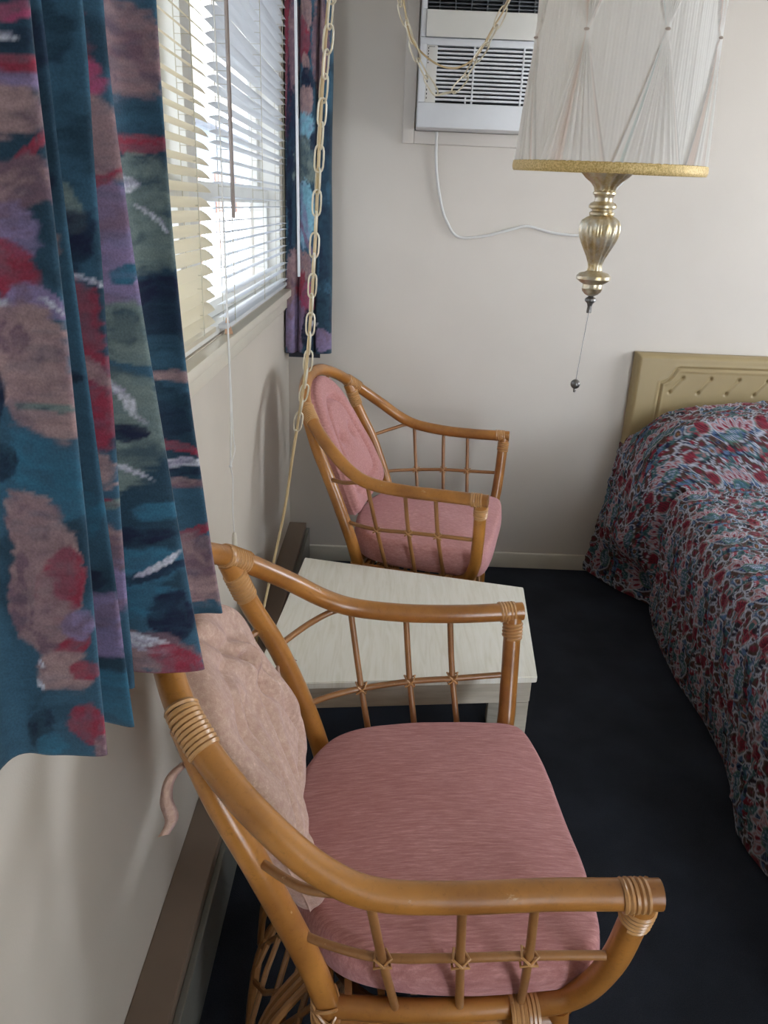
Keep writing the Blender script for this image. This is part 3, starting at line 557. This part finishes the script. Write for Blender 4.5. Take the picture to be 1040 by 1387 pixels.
for i, (x, y, lb) in enumerate([(HL[0]+.005, 1.64, 'brass ceiling hook carrying the left end of the chains'), (LX-.01, LY, 'brass ceiling hook above the pendant lamp')]):
    h = MB(); h.lathe([(.018, ZC-.001), (.018, ZC-.006), (.006, ZC-.010)], 20, (x, y, 0)); h.tube([(x, y, ZC-.008), (x, y, ZC-.02), (x+.011, y, ZC-.028), (x, y, ZC-.040), (x-.011, y, ZC-.030)], .003, 8)
    tag(h.build('ceiling_hook', GOLD, None), lb, 'hook')
# ---------------- rattan chairs ----------------
def binding(path, r, turns, wr=.0039, n=16):
    """thin cane strip wound round a pole that follows path"""
    P = cr_(path, 12); d = [0]
    for a, b_ in zip(P, P[1:]): d.append(d[-1]+(b_-a).length)
    L = d[-1]; out = []; up = None; N_ = turns*n
    for i in range(N_+1):
        s = L*i/N_; k = 0
        while k < len(d)-2 and d[k+1] < s: k += 1
        t = (s-d[k])/max(1e-6, d[k+1]-d[k]); p = P[k].lerp(P[k+1], t); T = (P[k+1]-P[k]).normalized()
        if up is None: up = T.orthogonal().normalized()
        up = (up-T*up.dot(T)).normalized(); bn = T.cross(up); a = 2*math.pi*i/n
        out.append(p+(up*math.cos(a)+bn*math.sin(a))*(r-.0008))
    return MB().tube(out, wr, 6)
def arm_pts(s): return [(.022, .382*s, .720), (-.04, .378*s, .7185), (-.13, .374*s, .7175), (-.24, .376*s, .7190), (-.35, .378*s, .731), (-.42, .368*s, .760), (-.49, .343*s, .812), (-.55, .305*s, .862), (-.603, .252*s, .912), (-.642, .170*s, .957)]
def cushion(name, outline, zt, zb, mat, parent, dome=.012, M=None, edge=.02, rows=26, nA=140, hook=None, lump=.004, seed=0, mono=False):
    """closed padded shape from an outline; top zt, bottom zb"""
    O = cr_([(x, y, 0) for x, y in outline], 12, True); d = [0]
    for i in range(len(O)): d.append(d[-1]+(O[(i+1) % len(O)]-O[i]).length)
    cx = sum(p.x for p in O)/len(O); cy = sum(p.y for p in O)/len(O); ang = []
    for i in range(nA):
        s = d[-1]*i/nA; k = max(j for j in range(len(d)-1) if d[j] <= s); t = (s-d[k])/(d[k+1]-d[k]); ang.append(O[k].lerp(O[(k+1) % len(O)], t))
    prof = []  # (radial scale, inset, z)
    nt = 16 if M is None else 30
    for i in range(nt+1): prof.append((i/nt, edge, zt+dome*(1-(i/nt)**2.2), 'T'))
    for i in range(1, 7): a = math.pi/2*i/6; prof.append((1, edge*(1-math.sin(a)), zt-edge+edge*math.cos(a), 'E'))
    for i in range(1, 5): prof.append((1, -.004*math.sin(math.pi*i/5), lerp(zt-edge, zb+edge, i/5), 'S'))
    for i in range(0, 7): a = math.pi/2*i/6; prof.append((1, edge*(1-math.cos(a)), zb+edge-edge*math.sin(a), 'E'))
    for i in range(1, 9): prof.append((1-i/8, edge, zb, 'B'))
    v = []; n = nA
    for sc, ins, z, kd in prof:
        for p in ang:
            dx, dy = p.x-cx, p.y-cy; L = math.hypot(dx, dy); k = (L-ins)/L*max(sc, .002)
            x, y = cx+dx*k, cy+dy*k
            q = Vector((x, y, z))
            if lump: 
                nn = float(fbm(np.array(x*9+seed), np.array(y*9+seed*3), 3))-.5; q.z += nn*lump*2*(1 if kd != 'B' else 0)
                if kd in 'SE': q.x += dx/L*nn*lump; q.y += dy/L*nn*lump
            if hook: q = hook(q, sc, kd, dx/L, dy/L)
            if M: q = M(q)
            v.append(q)
    f = []
    for i in range(len(prof)-1):
        for k in range(n): f.append((i*n+k, i*n+(k+1) % n, (i+1)*n+(k+1) % n, (i+1)*n+k))
    me = mesh(v, [q[::-1] for q in f]); bm = bmesh.new(); bm.from_mesh(me); bmesh.ops.remove_doubles(bm, verts=bm.verts, dist=.0004); bmesh.ops.recalc_face_normals(bm, faces=bm.faces); bm.to_mesh(me); bm.free()
    return newobj(name, me, mat, parent, True), ang
R = .0205
def rear(s): return [(-.606, .250*s, .900), (-.565, .268*s, .795), (-.515, .282*s, .69), (-.462, .283*s, .555), (-.425, .275*s, .44), (-.405, .27*s, .33), (-.405, .272*s, .15), (-.415, .28*s, .0)]
def front(s): return [(.002, .380*s, .712), (.001, .366*s, .65), (-.001, .345*s, .56), (-.008, .312*s, .465), (-.03, .290*s, .405), (-.075, .283*s, .383), (-.13, .283*s, .381)]
RAILZ = .383
def make_chair(loc, rz, label, seatmat, near):
    c = empty('rattan_armchair', loc, rz, label=label, cat='chair', group='pair of cane armchairs with pink cushions')
    a = [Vector(p) for p in arm_pts(-1)]; b_ = [Vector(p) for p in arm_pts(1)]
    path = cr_(a+[Vector((-.664, .065*-1, .986)), Vector((-.666, .065, .986))]+b_[::-1], 8)
    MB().tube(path, R, 18).build('arm_frame', CANE, c)
    for s in (-1, 1):
        MB().tube(cr_(rear(s), 8), .0205, 16).build('rear_post', CANE, c)
        MB().tube(cr_(front(s), 8), .0195, 16).build('front_post', CANE, c)
        MB().tube(cr_([(-.045, .283*s, .375), (-.035, .286*s, .2), (-.03, .292*s, 0)], 6), .0185, 14).build('front_leg', CANE, c)
        MB().tube(cr_([(-.41, .272*s, .383), (-.25, .287*s, .383), (-.05, .283*s, .383)], 6), .0178, 14).build('seat_rail', CANE, c)
        MB().tube(cr_([(-.41, .268*s, .346), (-.25, .286*s, .346), (-.05, .281*s, .346)], 6), .0178, 14).build('lower_seat_rail', CANE, c)
        binding([(-.125, .284*s, .365), (-.08, .284*s, .365)], .0375, 7, .0042, 22).build('cane_binding', BIND, c)
        binding([(-.030, .380*s, .7185), (.006, .382*s, .7195)], R, 5).build('cane_binding', BIND, c)
        binding([(.002, .377*s, .698), (.001, .368*s, .660)], .0203, 5).build('cane_binding', BIND, c)
        binding([(-.598, .262*s, .905), (-.566, .292*s, .875)] if False else [(-.612, .237*s, .922), (-.603, .252*s, .912), (-.575, .284*s, .885)], R, 10, .0046).build('cane_binding', BIND, c)
        if s > 0: binding([(-.596, .255*s, .876), (-.575, .264*s, .82)], .0210, 8).build('cane_binding', BIND, c)
        bx = MB()
        for q0 in range(4): 
            ang = q0*.8; bx.tube(cr_([(-.415+.026*math.cos(t_*math.pi/4+ang)*.8, .272*s+.026*math.sin(t_*math.pi/4+ang), .38+.026*math.cos(t_*math.pi/4)*(.9 if q0 % 2 else -.9)) for t_ in range(9)], 3), .003, 6)
        bx.build('cane_binding', BIND, c)
        # side rail, spindles
        rail = [(-.447, .284*s, .551), (-.405, .306*s, .553), (-.336, .329*s, .556), (-.227, .341*s, .565), (-.13, .345*s, .569), (-.02, .352*s, .573)]
        MB().tube(cr_(rail, 8), .0068, 10).build('side_rail', THIN, c)
        MB().tube(cr_([(-.506, .289*s, .698), (-.45, .345*s, .712), (-.395, .372*s, .728), (-.355, .378*s, .722)], 6), .0068, 10).build('brace', THIN, c)
        for t_, m_, lo in (((-.362, .379, .725), (-.336, .333, .556), (-.305, .285, .385)), ((-.24, .375, .715), (-.227, .345, .565), (-.205, .287, .385)), ((-.142, .373, .712), (-.13, .349, .569), (-.108, .285, .385))):
            P = [(x, y*s, z) for x, y, z in (t_, m_, lo)]
            MB().tube(cr_(P, 6), .0068, 10).build('spindle', THIN, c)
            x, y, z = P[1]; y -= .003*s; kn = MB()
            kn.tube([(x-.012, y+.009*s, z-.009), (x, y+.014*s, z), (x+.012, y+.009*s, z+.009), (x+.006, y-.010*s, z+.006), (x-.010, y-.010*s, z-.009)], .0022, 6, closed=True)
            kn.tube([(x+.012, y+.009*s, z-.009), (x, y+.0145*s, z), (x-.012, y+.009*s, z+.009), (x-.008, y-.010*s, z+.008), (x+.009, y-.010*s, z-.008)], .0022, 6, closed=True)
            kn.build('knot_binding', BIND, c)
    for x, r_l in ((-.03, 'front_rail'), (-.418, 'back_rail')):
        for z in (.383, .346): MB().tube([(x, -.27, z), (x, .27, z)], .0175, 12).build(r_l, CANE, c)
    # back: cross rails and uprights behind the pad
    for z, w_ in ((.60, .275), (.74, .27)):
        x = np.interp(z, [.555, .69, .795], [-.462, -.515, -.565])-.012
        MB().tube(cr_([(x, -w_, z), (x-.045, -.19, z), (x-.058, -.1, z), (x-.058, .1, z), (x-.045, .19, z), (x, w_, z)], 5), .0068, 8).build('back_rail', THIN, c)
    for y in (-.13, 0, .13):
        MB().tube(cr_([(-.43, y, .385), (-.545, y, .58), (-.612, y, .74), (-.655, y, .86), (-.662+.5*y*y, y, .978-abs(y)*.10)], 6), .0068, 8).build('back_spindle', THIN, c)
    sl = MB()
    for i in range(7): x = -.385+i*.052; sl.box(x, x+.012, -.268, .268, .392, .399, .002)
    sl.build('seat_slats', THIN, c)
    # flared lattice skirt under the seat
    def per(u, z):
        t = 2*math.pi*u; k = (1-z/.345); ax = .185+.115*k; ay = .255+.03*k; cx_ = -.225-.045*k
        return (cx_+math.copysign(abs(math.cos(t))**.7, math.cos(t))*ax, math.copysign(abs(math.sin(t))**.7, math.sin(t))*ay, z)
    for z in (.335, .018): MB().tube([per(i/48, z) for i in range(48)], .010, 8, closed=True).build('skirt_ring', THIN, c)
    for i in range(26):
        for sg in (1, -1):
            MB().tube([per(i/26+sg*t_*.018, .335-.315*t_/5) for t_ in range(6)], .0062, 7).build('skirt_rod', THIN, c)
    for j in range(3):
        for s in (-1, 1):
            MB().tube(cr_([(-.43+.0*j, (.19-j*.02)*s, .34), (-.505, (.185-j*.02)*s, .22), (-.545, (.185-j*.02)*s, .10), (-.555, (.185-j*.02)*s, .01)], 5), .0075, 8).build('skirt_rod', THIN, c)
    # seat cushion
    ol = [(.036, 0), (.034, .15), (.022, .245), (-.005, .277), (-.07, .287), (-.2, .290), (-.32, .275), (-.405, .236), (-.455, .15), (-.475, .05), (-.475, -.05), (-.455, -.15), (-.405, -.236), (-.32, -.275), (-.2, -.290), (-.07, -.287), (-.005, -.277), (.022, -.245), (.034, -.15)]
    cu_, ang = cushion('seat_cushion', ol, .502, .402, seatmat, c, dome=.020, edge=.020, lump=.003)
    return c
def back_map(tilt_pts, bow=.05):
    zz = [p[1] for p in tilt_pts]; xx = [p[0] for p in tilt_pts]
    def M(q):   # q.x across, q.y up the back (height), q.z thickness forward
        z = q.y; x = float(np.interp(z, zz, xx)); sl_ = -.40
        n = Vector((1, 0, .42)).normalized()
        p = Vector((x+bow*(q.x/.2)**2*.5, q.x, z))
        return p+n*q.z
    return M
TP = [(-.44, .48), (-.462, .555), (-.515, .69), (-.565, .795), (-.618, .90), (-.655, .99)]
far = make_chair((.388, 2.593, 0), -.223, 'smaller-looking rattan armchair in the far corner, beyond the white table', PINK2, False)
def hook_far(q, sc, kd, dx, dy):
    if kd == 'T':
        g = math.exp(-((sc-.76)/.045)**2); q.z -= .022*g; q.z += .010*(1-sstep(.0, .7, sc))
        for bx_, by_ in ((-.055, .77), (.055, .77)):
            d = math.hypot(q.x-bx_, q.y-by_); q.z -= .026*math.exp(-(d/.020)**2)+.006*math.exp(-(d/.06)**2)
    return q
olf = [(0, .975), (.07, .965), (.128, .92), (.155, .85), (.178, .76), (.196, .67), (.203, .60), (.190, .555), (.14, .535), (0, .525), (-.14, .535), (-.190, .555), (-.203, .60), (-.196, .67), (-.178, .76), (-.155, .85), (-.125, .915), (-.07, .955)]
bc, _ = cushion('back_cushion', olf, .014, -.050, PINK2, far, dome=.006, M=back_map(TP), edge=.026, hook=hook_far, lump=.002, nA=160)
bf = MB()
for y in (-.055, .055):
    p = back_map(TP)(Vector((y, .77, -.008))); bf.sphere(p, .008, 8)
bf.build('tuft_button', PINK2, bc)
near_ = make_chair((.333, 1.143, 0), .084, 'large rattan armchair nearest the camera, with a loose faded back cushion', PINK, True)
def hook_near(q, sc, kd, dx, dy):
    if kd in 'TE':
        x, y = q.x, q.y
        w_ = float(fbm(np.array(x*7+3.), np.array(y*6+8.), 4))-.5; q.z += w_*.022*(1 if kd == 'T' else .5)
        q.z += .005*math.sin((x*.7+y)*34+3*w_)*sstep(.15, .9, sc)
        for bx_, by_ in ((-.06, .78), (.06, .74)):
            d = math.hypot(x-bx_, y-by_); q.z -= .022*math.exp(-(d/.028)**2)
        for ax_, ay_, bx_, by_ in ((.05, .80, -.08, .55), (.05, .80, .115, .60), (-.06, .80, -.15, .62), (.05, .80, -.02, .90)):
            ex_, ey_ = bx_-ax_, by_-ay_; t_ = min(1, max(0, ((x-ax_)*ex_+(y-ay_)*ey_)/(ex_*ex_+ey_*ey_))); d = math.hypot(x-ax_-t_*ex_, y-ay_-t_*ey_)
            q.z -= .013*math.exp(-(d/.011)**2)*(1-.5*t_)-.006*math.exp(-((d-.026)/.014)**2)
        q.z -= .009*math.exp(-((sc-.80)/.05)**2)
        ang = math.atan2(y-.74, x)
        q.z += .004*math.cos(ang*7+2)*float(sstep(.3, .8, sc)*sstep(1.05, .8, sc))
    return q
oln = [(0, .915), (.09, .905), (.150, .86), (.165, .78), (.162, .69), (.164, .62), (.158, .580), (.125, .560), (0, .530), (-.165, .500), (-.205, .53), (-.212, .60), (-.206, .69), (-.188, .78), (-.155, .86), (-.09, .905)]
bn_, _ = cushion('back_cushion', oln, .008, -.055, BEIGEP, near_, dome=.008, M=back_map(TP, .06), edge=.03, hook=hook_near, lump=.003, nA=200, seed=5)
# fabric ties
def tie(parent, pts, w_, mat):
    v = []; f = []; P = cr_(pts, 6)
    for i, p in enumerate(P):
        k = w_*(.9+.12*math.sin(i*.5)); v += [(p.x-k*.9, p.y-k*.4, p.z), (p.x+.002, p.y-.003, p.z+.003), (p.x+k*.9, p.y+k*.4, p.z-.002), (p.x-.002, p.y+.003, p.z-.003)]
    for i in range(len(P)-1):
        for k in range(4): f.append((i*4+k, i*4+(k+1) % 4, (i+1)*4+(k+1) % 4, (i+1)*4+k))
    return newobj('tie', mesh(v, f), mat, parent, True)
tie(bn_, [(-.575, -.21, .84), (-.62, -.262, .835), (-.632, -.272, .80), (-.628, -.268, .76), (-.640, -.272, .735)], .010, BEIGEP)
tie(bn_, [(-.50, .20, .64), (-.515, .262, .655), (-.497, .305, .652), (-.480, .310, .642)], .005, BEIGEP)

# ---------------- coffee table ----------------
TZ = .48
T = empty('coffee_table', (.1, 1.9, 0), label='white wood-grain coffee table standing between the two armchairs', cat='table')
def slab(poly, z0, z1, name, mat, bev=.002):
    bm = bmesh.new(); lo = [bm.verts.new((x-.1, y-1.9, z0)) for x, y in poly]; hi = [bm.verts.new((x-.1, y-1.9, z1)) for x, y in poly]; n = len(poly)
    bm.faces.new(lo[::-1]); bm.faces.new(hi)
    for i in range(n): bm.faces.new((lo[i], lo[(i+1) % n], hi[(i+1) % n], hi[i]))
    bmesh.ops.bevel(bm, geom=bm.edges[:], offset=bev, segments=2, affect='EDGES'); bmesh.ops.recalc_face_normals(bm, faces=bm.faces)
    me = bpy.data.meshes.new(name); bm.to_mesh(me); bm.free(); return newobj(name, me, mat, T, False)
FL, FR_, BR, BL = (-.295, 1.552), (.402, 1.632), (.443, 2.118), (-.243, 2.272)
def ins(p, q_, r__, a, b_): return (p[0]+(q_[0]-p[0])*a+(r__[0]-p[0])*b_, p[1]+(q_[1]-p[1])*a+(r__[1]-p[1])*b_)
slab([FL, FR_, BR, BL], TZ-.018, TZ, 'tabletop', TABLE)
fl_, fr_2, br_, bl_ = ins(FL, FR_, BL, .02, .02), ins(FR_, FL, BR, .015, .03), ins(BR, BL, FR_, .02, .03), ins(BL, BR, FL, .02, .02)
def bar(p, q_, t, z0, z1, name, mat):
    d = Vector((q_[0]-p[0], q_[1]-p[1])).normalized(); n = Vector((-d.y, d.x))*t
    slab([p, q_, (q_[0]+n.x, q_[1]+n.y), (p[0]+n.x, p[1]+n.y)], z0, z1, name, mat)
bar(fl_, fr_2, .018, .395, .4615, 'apron', TEDGE); bar(fr_2, br_, .018, .395, .4615, 'apron', TEDGE); bar(br_, bl_, .018, .395, .4615, 'apron', TEDGE); bar(bl_, fl_, .018, .395, .4615, 'apron', TEDGE)
for p, a, b_ in ((fl_, fr_2, bl_), (fr_2, fl_, br_), (br_, bl_, fr_2), (bl_, br_, fl_)):
    u_a = Vector((a[0]-p[0], a[1]-p[1])).normalized()*.062; u_b = Vector((b_[0]-p[0], b_[1]-p[1])).normalized()*.062
    poly = [(p[0], p[1]), (p[0]+u_a.x, p[1]+u_a.y), (p[0]+u_a.x+u_b.x, p[1]+u_a.y+u_b.y), (p[0]+u_b.x, p[1]+u_b.y)]
    slab([(x+(.1-x)*.004, y+(1.9-y)*.004) for x, y in poly], 0, .3945, 'leg', TEDGE)

# ---------------- bed ----------------
bed = empty('bed', (1.6, 2.2, 0), label='bed under a quilted paisley bedspread in the right of the picture', cat='bed')
o_b = Vector((1.6, 2.2, 0))
def padd(name, x0, x1, y0, y1, z0, z1, mat, bev=.04): return MB().box(x0-1.6, x1-1.6, y0-2.2, y1-2.2, z0, z1, bev).build(name, mat, bed)
q = N('ivory_ticking', (.6, .58, .5), .8); q.base(q.ramp(q.noise(sc=30), [(.3, (.56, .54, .46)), (.7, (.64, .62, .54))])); TICK = q.m
padd('mattress', 1.19, 2.45, 1.07, 3.17, .30, .555, TICK); padd('bed_base', 1.21, 2.43, 1.09, 3.16, .06, .299, TICK, .02)
padd('pillow', 1.32, 1.84, 2.88, 3.16, .56, .80, TICK, .1); padd('pillow', 1.86, 2.40, 2.88, 3.16, .56, .80, TICK, .1)
HY = np.array([.95, 1.30, 1.49, 1.56, 1.63, 1.80, 1.92, 2.12, 2.35, 2.54, 2.70, 2.80, 2.92, 3.05, 3.15, 3.255]); HX = np.array([1.14, 1.05, 1.006, .992, .990, 1.045, 1.072, 1.085, 1.073, 1.084, 1.10, 1.125, 1.155, 1.05, 1.00, .945])
EX = lambda y: np.interp(y, [1.2, 1.6, 1.8, 2.1, 2.4, 2.77], [.985, .975, .995, 1.03, 1.06, 1.095])
ys = np.concatenate([np.arange(.99, 1.04, .0005), np.arange(1.04, 1.30, .006), np.arange(1.30, 3.257, .0030)])
def prof_at(y):
    hx = np.interp(y, HY, HX); ex = float(EX(y))
    body = [(hx, .015), (hx*.55+ex*.45-.004, .12), (ex+.006, .27), (ex-.004, .42), (ex+.004, .515), (ex+.035, .567), (ex+.10, .590), (ex+.30, .602), (1.75, .606), (2.3, .60), (2.50, .55), (2.53, .3), (2.54, .015)]
    head = [(hx, .015), (hx+.02, .13), (.988, .28), (1.003, .42), (1.018, .56), (1.045, .665), (1.105, .755), (1.25, .826), (1.75, .872), (2.25, .83), (2.50, .62), (2.53, .3), (2.54, .015)]
    w_ = float(sstep(2.79, 2.93, y)); cr2 = math.exp(-((y-2.805)/.022)**2)
    P = []
    for i, (a, b_) in enumerate(zip(body, head)):
        x = lerp(a[0], b_[0], w_); z = lerp(a[1], b_[1], w_)
        if 2 <= i <= 5: x += .035*cr2
        if 5 <= i <= 9: z -= .014*cr2; 
        if i >= 6 and i <= 9: z -= .10*float(sstep(3.12, 3.26, y))*w_
        P.append((x, z))
    return P
rows_ = []; s_ref = None
for y in ys:
    c = np.array([(p.x, p.y) for p in cr_([(a, b_, 0) for a, b_ in prof_at(y)], 10)])
    d = np.concatenate([[0], np.cumsum(np.hypot(*np.diff(c, axis=0).T))]); rows_.append((c, d))
fine = np.arange(0, 1.52, .0030); 
coarse = np.linspace(1.55, 2.55, 34)
V = np.zeros((len(ys), len(fine)+len(coarse), 3)); 
for i, (c, d) in enumerate(rows_):
    s = np.concatenate([fine, 1.52+(coarse-1.52)/(2.55-1.52)*(d[-1]-1.52)])
    V[i, :, 0] = np.interp(s, d, c[:, 0]); V[i, :, 2] = np.interp(s, d, c[:, 1]); V[i, :, 1] = ys[i]
sfull = np.concatenate([fine, coarse]); Sg, Yg = np.meshgrid(sfull, ys)
side = 1-sstep(.50, .66, Sg)
nx = np.gradient(V[..., 0], axis=1); nz = np.gradient(V[..., 2], axis=1); ln_ = np.hypot(nx, nz)+1e-9; Nx, Nz = -nz/ln_, nx/ln_
# folds: gathered vertical folds on the side, cross wrinkles on top; quilted puckers everywhere
disp = side*(.018*(fbm(Yg*7, Sg*1.6+3, 3)-.5)*sstep(.62, .2, Sg)+.007*(fbm(Yg*38, Sg*7, 3)-.5))
disp += (1-side)*(.010*(fbm(Yg*34+9, Sg*5, 4)-.5))+.006*(fbm(Yg*5+4, Sg*5, 3)-.5)
disp += .0085*(np.abs(np.sin(Yg*62+1.5*np.sin(Sg*11)))**.6-.6)*side+.0120*(fbm(Yg*75, Sg*60, 2)-.5)
disp *= sstep(0, .03, Sg)
V[..., 0] += Nx*disp; V[..., 2] += Nz*disp; V[..., 1] = np.where(V[..., 0] > 1.028, np.minimum(V[..., 1], 3.208), V[..., 1]); foot = np.clip((1.04-Yg)/.05, 0, 1); V[..., 2] *= 1-foot**1.5; V[..., 1] -= .05*np.sin(foot*np.pi/2)+.012*np.sin(V[..., 0]*26)*foot
V[..., 2] = np.maximum(V[..., 2], .006)
# --- printed paisley: mirrored, drop-repeat, painted in the cloth's own coordinates ---
def paisley(U, Vv):
    wx_ = (fbm(U*14, Vv*14+5, 2)-.5)*.012; wy_ = (fbm(U*14+50, Vv*14, 2)-.5)*.012
    U = U+wx_; Vv = Vv+wy_
    TW, TH_ = .27, .235
    ku_ = np.floor(U/TW); Vs = Vv+ku_*TH_*.5; a = np.abs(((U/TW) % 1)-.5)*TW*1.1; v = (Vs % TH_)   # a: 0..TW/2 mirror
    pal = dict(dk=(.030, .022, .030), nv=(.015, .022, .065), br=(.085, .045, .035), tl=(.045, .115, .12), sg=(.10, .17, .13), rd=(.21, .022, .040), cr=(.15, .015, .035), pk=(.34, .17, .175), wh=(.40, .41, .46), bl=(.09, .15, .26), am=(.26, .13, .05))
    C = np.zeros(U.shape+(3,)); C[:] = pal['dk']
    def put(m_, c):
        nonlocal C; m_ = np.clip(m_, 0, 1)[..., None]; C = C*(1-m_)+np.array(pal[c])*m_
    aa = .0016
    fill = lambda d: sstep(aa, -aa, d)
    line = lambda d, w_: sstep(w_+aa, w_-aa*.3, np.abs(d))
    # swirling ground: mirrored noise bands
    g1 = fbm(a*34+2, v*30+7, 2); g2 = fbm(a*27+30, v*24+3, 2); g3 = fbm(a*46+9, v*46+60, 2)
    put(sstep(.53, .56, g1), 'rd'); put(sstep(.60, .63, g2), 'tl'); put(sstep(.46, .42, g1)*sstep(.5, .53, g3), 'nv'); put(sstep(.40, .37, g2), 'br'); put(sstep(.72, .75, g1), 'pk')
    put(sstep(.67, .7, g3), 'bl')
    put(sstep(.006, .002, np.abs(g1-.51))*.75, 'wh'); put(sstep(.006, .002, np.abs(g2-.61))*.75, 'wh'); put(sstep(.012, .004, np.abs(g2-.39)), 'sg'); put(sstep(.006, .002, np.abs(g3-.5))*.7, 'pk')
    def ell(cx_, cy_, rx, ry, rot=0):
        x = a-cx_; y = v-cy_; c, s = math.cos(rot), math.sin(rot); p = (x*c+y*s)/rx; q_ = (-x*s+y*c)/ry
        return (np.sqrt(p*p+q_*q_)-1)*min(rx, ry)
    # big hooked white-edged S curves
    for cx_, cy_, r0 in ((.108, .175, .030), (.060, .215, .022), (.128, .060, .026)):
        d = ell(cx_, cy_, r0*.8, r0*1.35, .5); put(fill(d-.004), 'nv'); put(fill(d), 'br'); put(line(d, .0020), 'wh'); put(fill(d+.012), 'cr')
        put(sstep(.2, .6, np.sin(np.arctan2(v-cy_, a-cx_)*16))*line(d-.008, .0028), 'wh')
    # lotus: dark halo, scalloped rim, pink pointed petals, checked blue cup, sage bowl
    d = ell(0, .115, .072, .056); put(fill(d), 'nv'); put(line(d-.003, .0016), 'wh'); put(line(d+.007, .006)*sstep(.1, .5, np.sin(np.arctan2(v-.115, a)*34)), 'bl')
    for cx_, cy_, rx, ry, ro in ((.052, .125, .014, .036, -1.05), (.028, .135, .014, .036, -.55), (0, .142, .014, .036, 0)):
        d = ell(cx_, cy_, rx, ry, ro); put(fill(d-.003), 'wh'); put(fill(d), 'pk'); put(fill(d+.005), 'wh'); put(fill(d+.008), 'rd')
    d = ell(0, .092, .040, .030); put(fill(d-.004), 'sg'); put(fill(d), 'tl'); put(fill(d+.003)*sstep(.0, .4, np.sin(a*700)*np.sin(v*700)), 'bl'); put(fill(d+.003)*sstep(-.3, -.7, np.sin(a*700)*np.sin(v*700)), 'wh')
    # checked crimson floret on the mirror edge
    d = ell(TW/2, .135, .036, .028); put(fill(d-.012)*sstep(-.2, .3, np.cos(np.arctan2(v-.135, a-TW/2)*14)), 'sg'); put(line(d-.010, .002), 'wh'); put(fill(d-.003), 'pk'); put(fill(d), 'rd')
    put(fill(d)*sstep(.25, .6, np.sin(a*560)*np.sin(v*560)), 'dk')
    d = ell(.080, .030, .010, .015); put(fill(d-.006), 'bl'); put(fill(d-.003), 'wh'); put(fill(d), 'br'); put(fill(d+.006), 'am')
    d = ell(TW/2, .02, .03, .018); put(fill(d-.004), 'wh'); put(fill(d), 'tl'); put(line(d+.006, .002), 'pk')
    C = np.clip(C, 0, 1)**1.12*(.80+.5*fbm(U*120, Vv*120, 2))[..., None]
    return C
zc = np.array(V[:, 400, 2]); zc[ys < 1.3] = zc[ys >= 1.3][0]; kk_ = ys < 1.04; va = np.concatenate([[0], np.cumsum(np.hypot(np.diff(ys)*np.where(ys[1:] < 1.04, 12, 1), np.diff(np.convolve(np.pad(zc, 5, 'edge'), np.ones(11)/11, 'valid'))))])
soff = np.array([np.interp(1.25, c[:40, 0], d[:40]) if False else float(d[int(np.argmax(c[:, 0] > 1.25))]) for c, d in rows_])
Cb = paisley(Sg+.03-((soff-soff[0])[:, None])*sstep(.45, .95, Sg), va[:, None]*1.15*np.ones_like(Sg)+.06)
sp_ = newobj('bedspread', gridmesh(V-np.array([1.6, 2.2, 0]), Cb), SPREAD, bed)
sp_['label'] = 'quilted paisley bedspread in teal, crimson and navy'
# quilting stitches pressed in by modifier-free geometry above; headboard
hb = empty('headboard', (1.73, 3.225, 0), label='mustard vinyl headboard with stitched border, against the back wall', cat='headboard')
nxh, nzh = 420, 190; xs = np.linspace(0, 1.40, nxh); zs = np.linspace(.30, 1.024, nzh); XX, ZZ = np.meshgrid(xs, zs)
dedge = np.minimum.reduce([XX, 1.40-XX, 1.024-ZZ]); yb = -.036*np.sqrt(np.clip(1-(1-np.clip(dedge/.022, 0, 1))**2, 0, 1))
def seg(x0, z0, x1, z1):
    px, pz = XX-x0, ZZ-z0; dx, dz = x1-x0, z1-z0; t = np.clip((px*dx+pz*dz)/(dx*dx+dz*dz), 0, 1); return np.hypot(px-t*dx, pz-t*dz)
xm = 1.40
def mir(x): return xm-x
lines_ = []
curve = [(.110, .62), (.110, .700), (.113, .885), (.113, .905), (.140, .917), (.158, .940), (.170, .965), (.180, .968), (.70, .972)]
dl = np.full(XX.shape, 9.)
for (x0, z0), (x1, z1) in zip(curve, curve[1:]):
    dl = np.minimum(dl, seg(x0, z0, x1, z1)); dl = np.minimum(dl, seg(mir(x0), z0, mir(x1), z1))
yb += .0065*np.exp(-(dl/.0045)**2)-.0025*np.exp(-((dl-.010)/.006)**2)
dd = np.full(XX.shape, 9.)
for i in range(9):
    x = .20+i*.118; dd = np.minimum(dd, seg(x-.045, .868, x, .928))
    for bx_, bz in ((x-.045, .868), (x, .928)): yb += .009*np.exp(-(np.hypot(XX-bx_, ZZ-bz)/.007)**2)
    x2 = .20+i*.118
yb += .0045*np.exp(-(dd/.004)**2)
fv = np.stack([XX+1.035-1.73, 3.250-3.225+yb, ZZ], -1)
face = newobj('vinyl_face', gridmesh(fv), VINYL, hb)
MB().box(1.0355-1.73, 2.4345-1.73, .025, .052, .30, 1.023, .002).build('board', VINYL, hb)
for x in (1.25, 2.2): MB().box(x-1.73, x+.05-1.73, .028, .052, 0, .2995, .002).build('leg', BROWNB, hb)
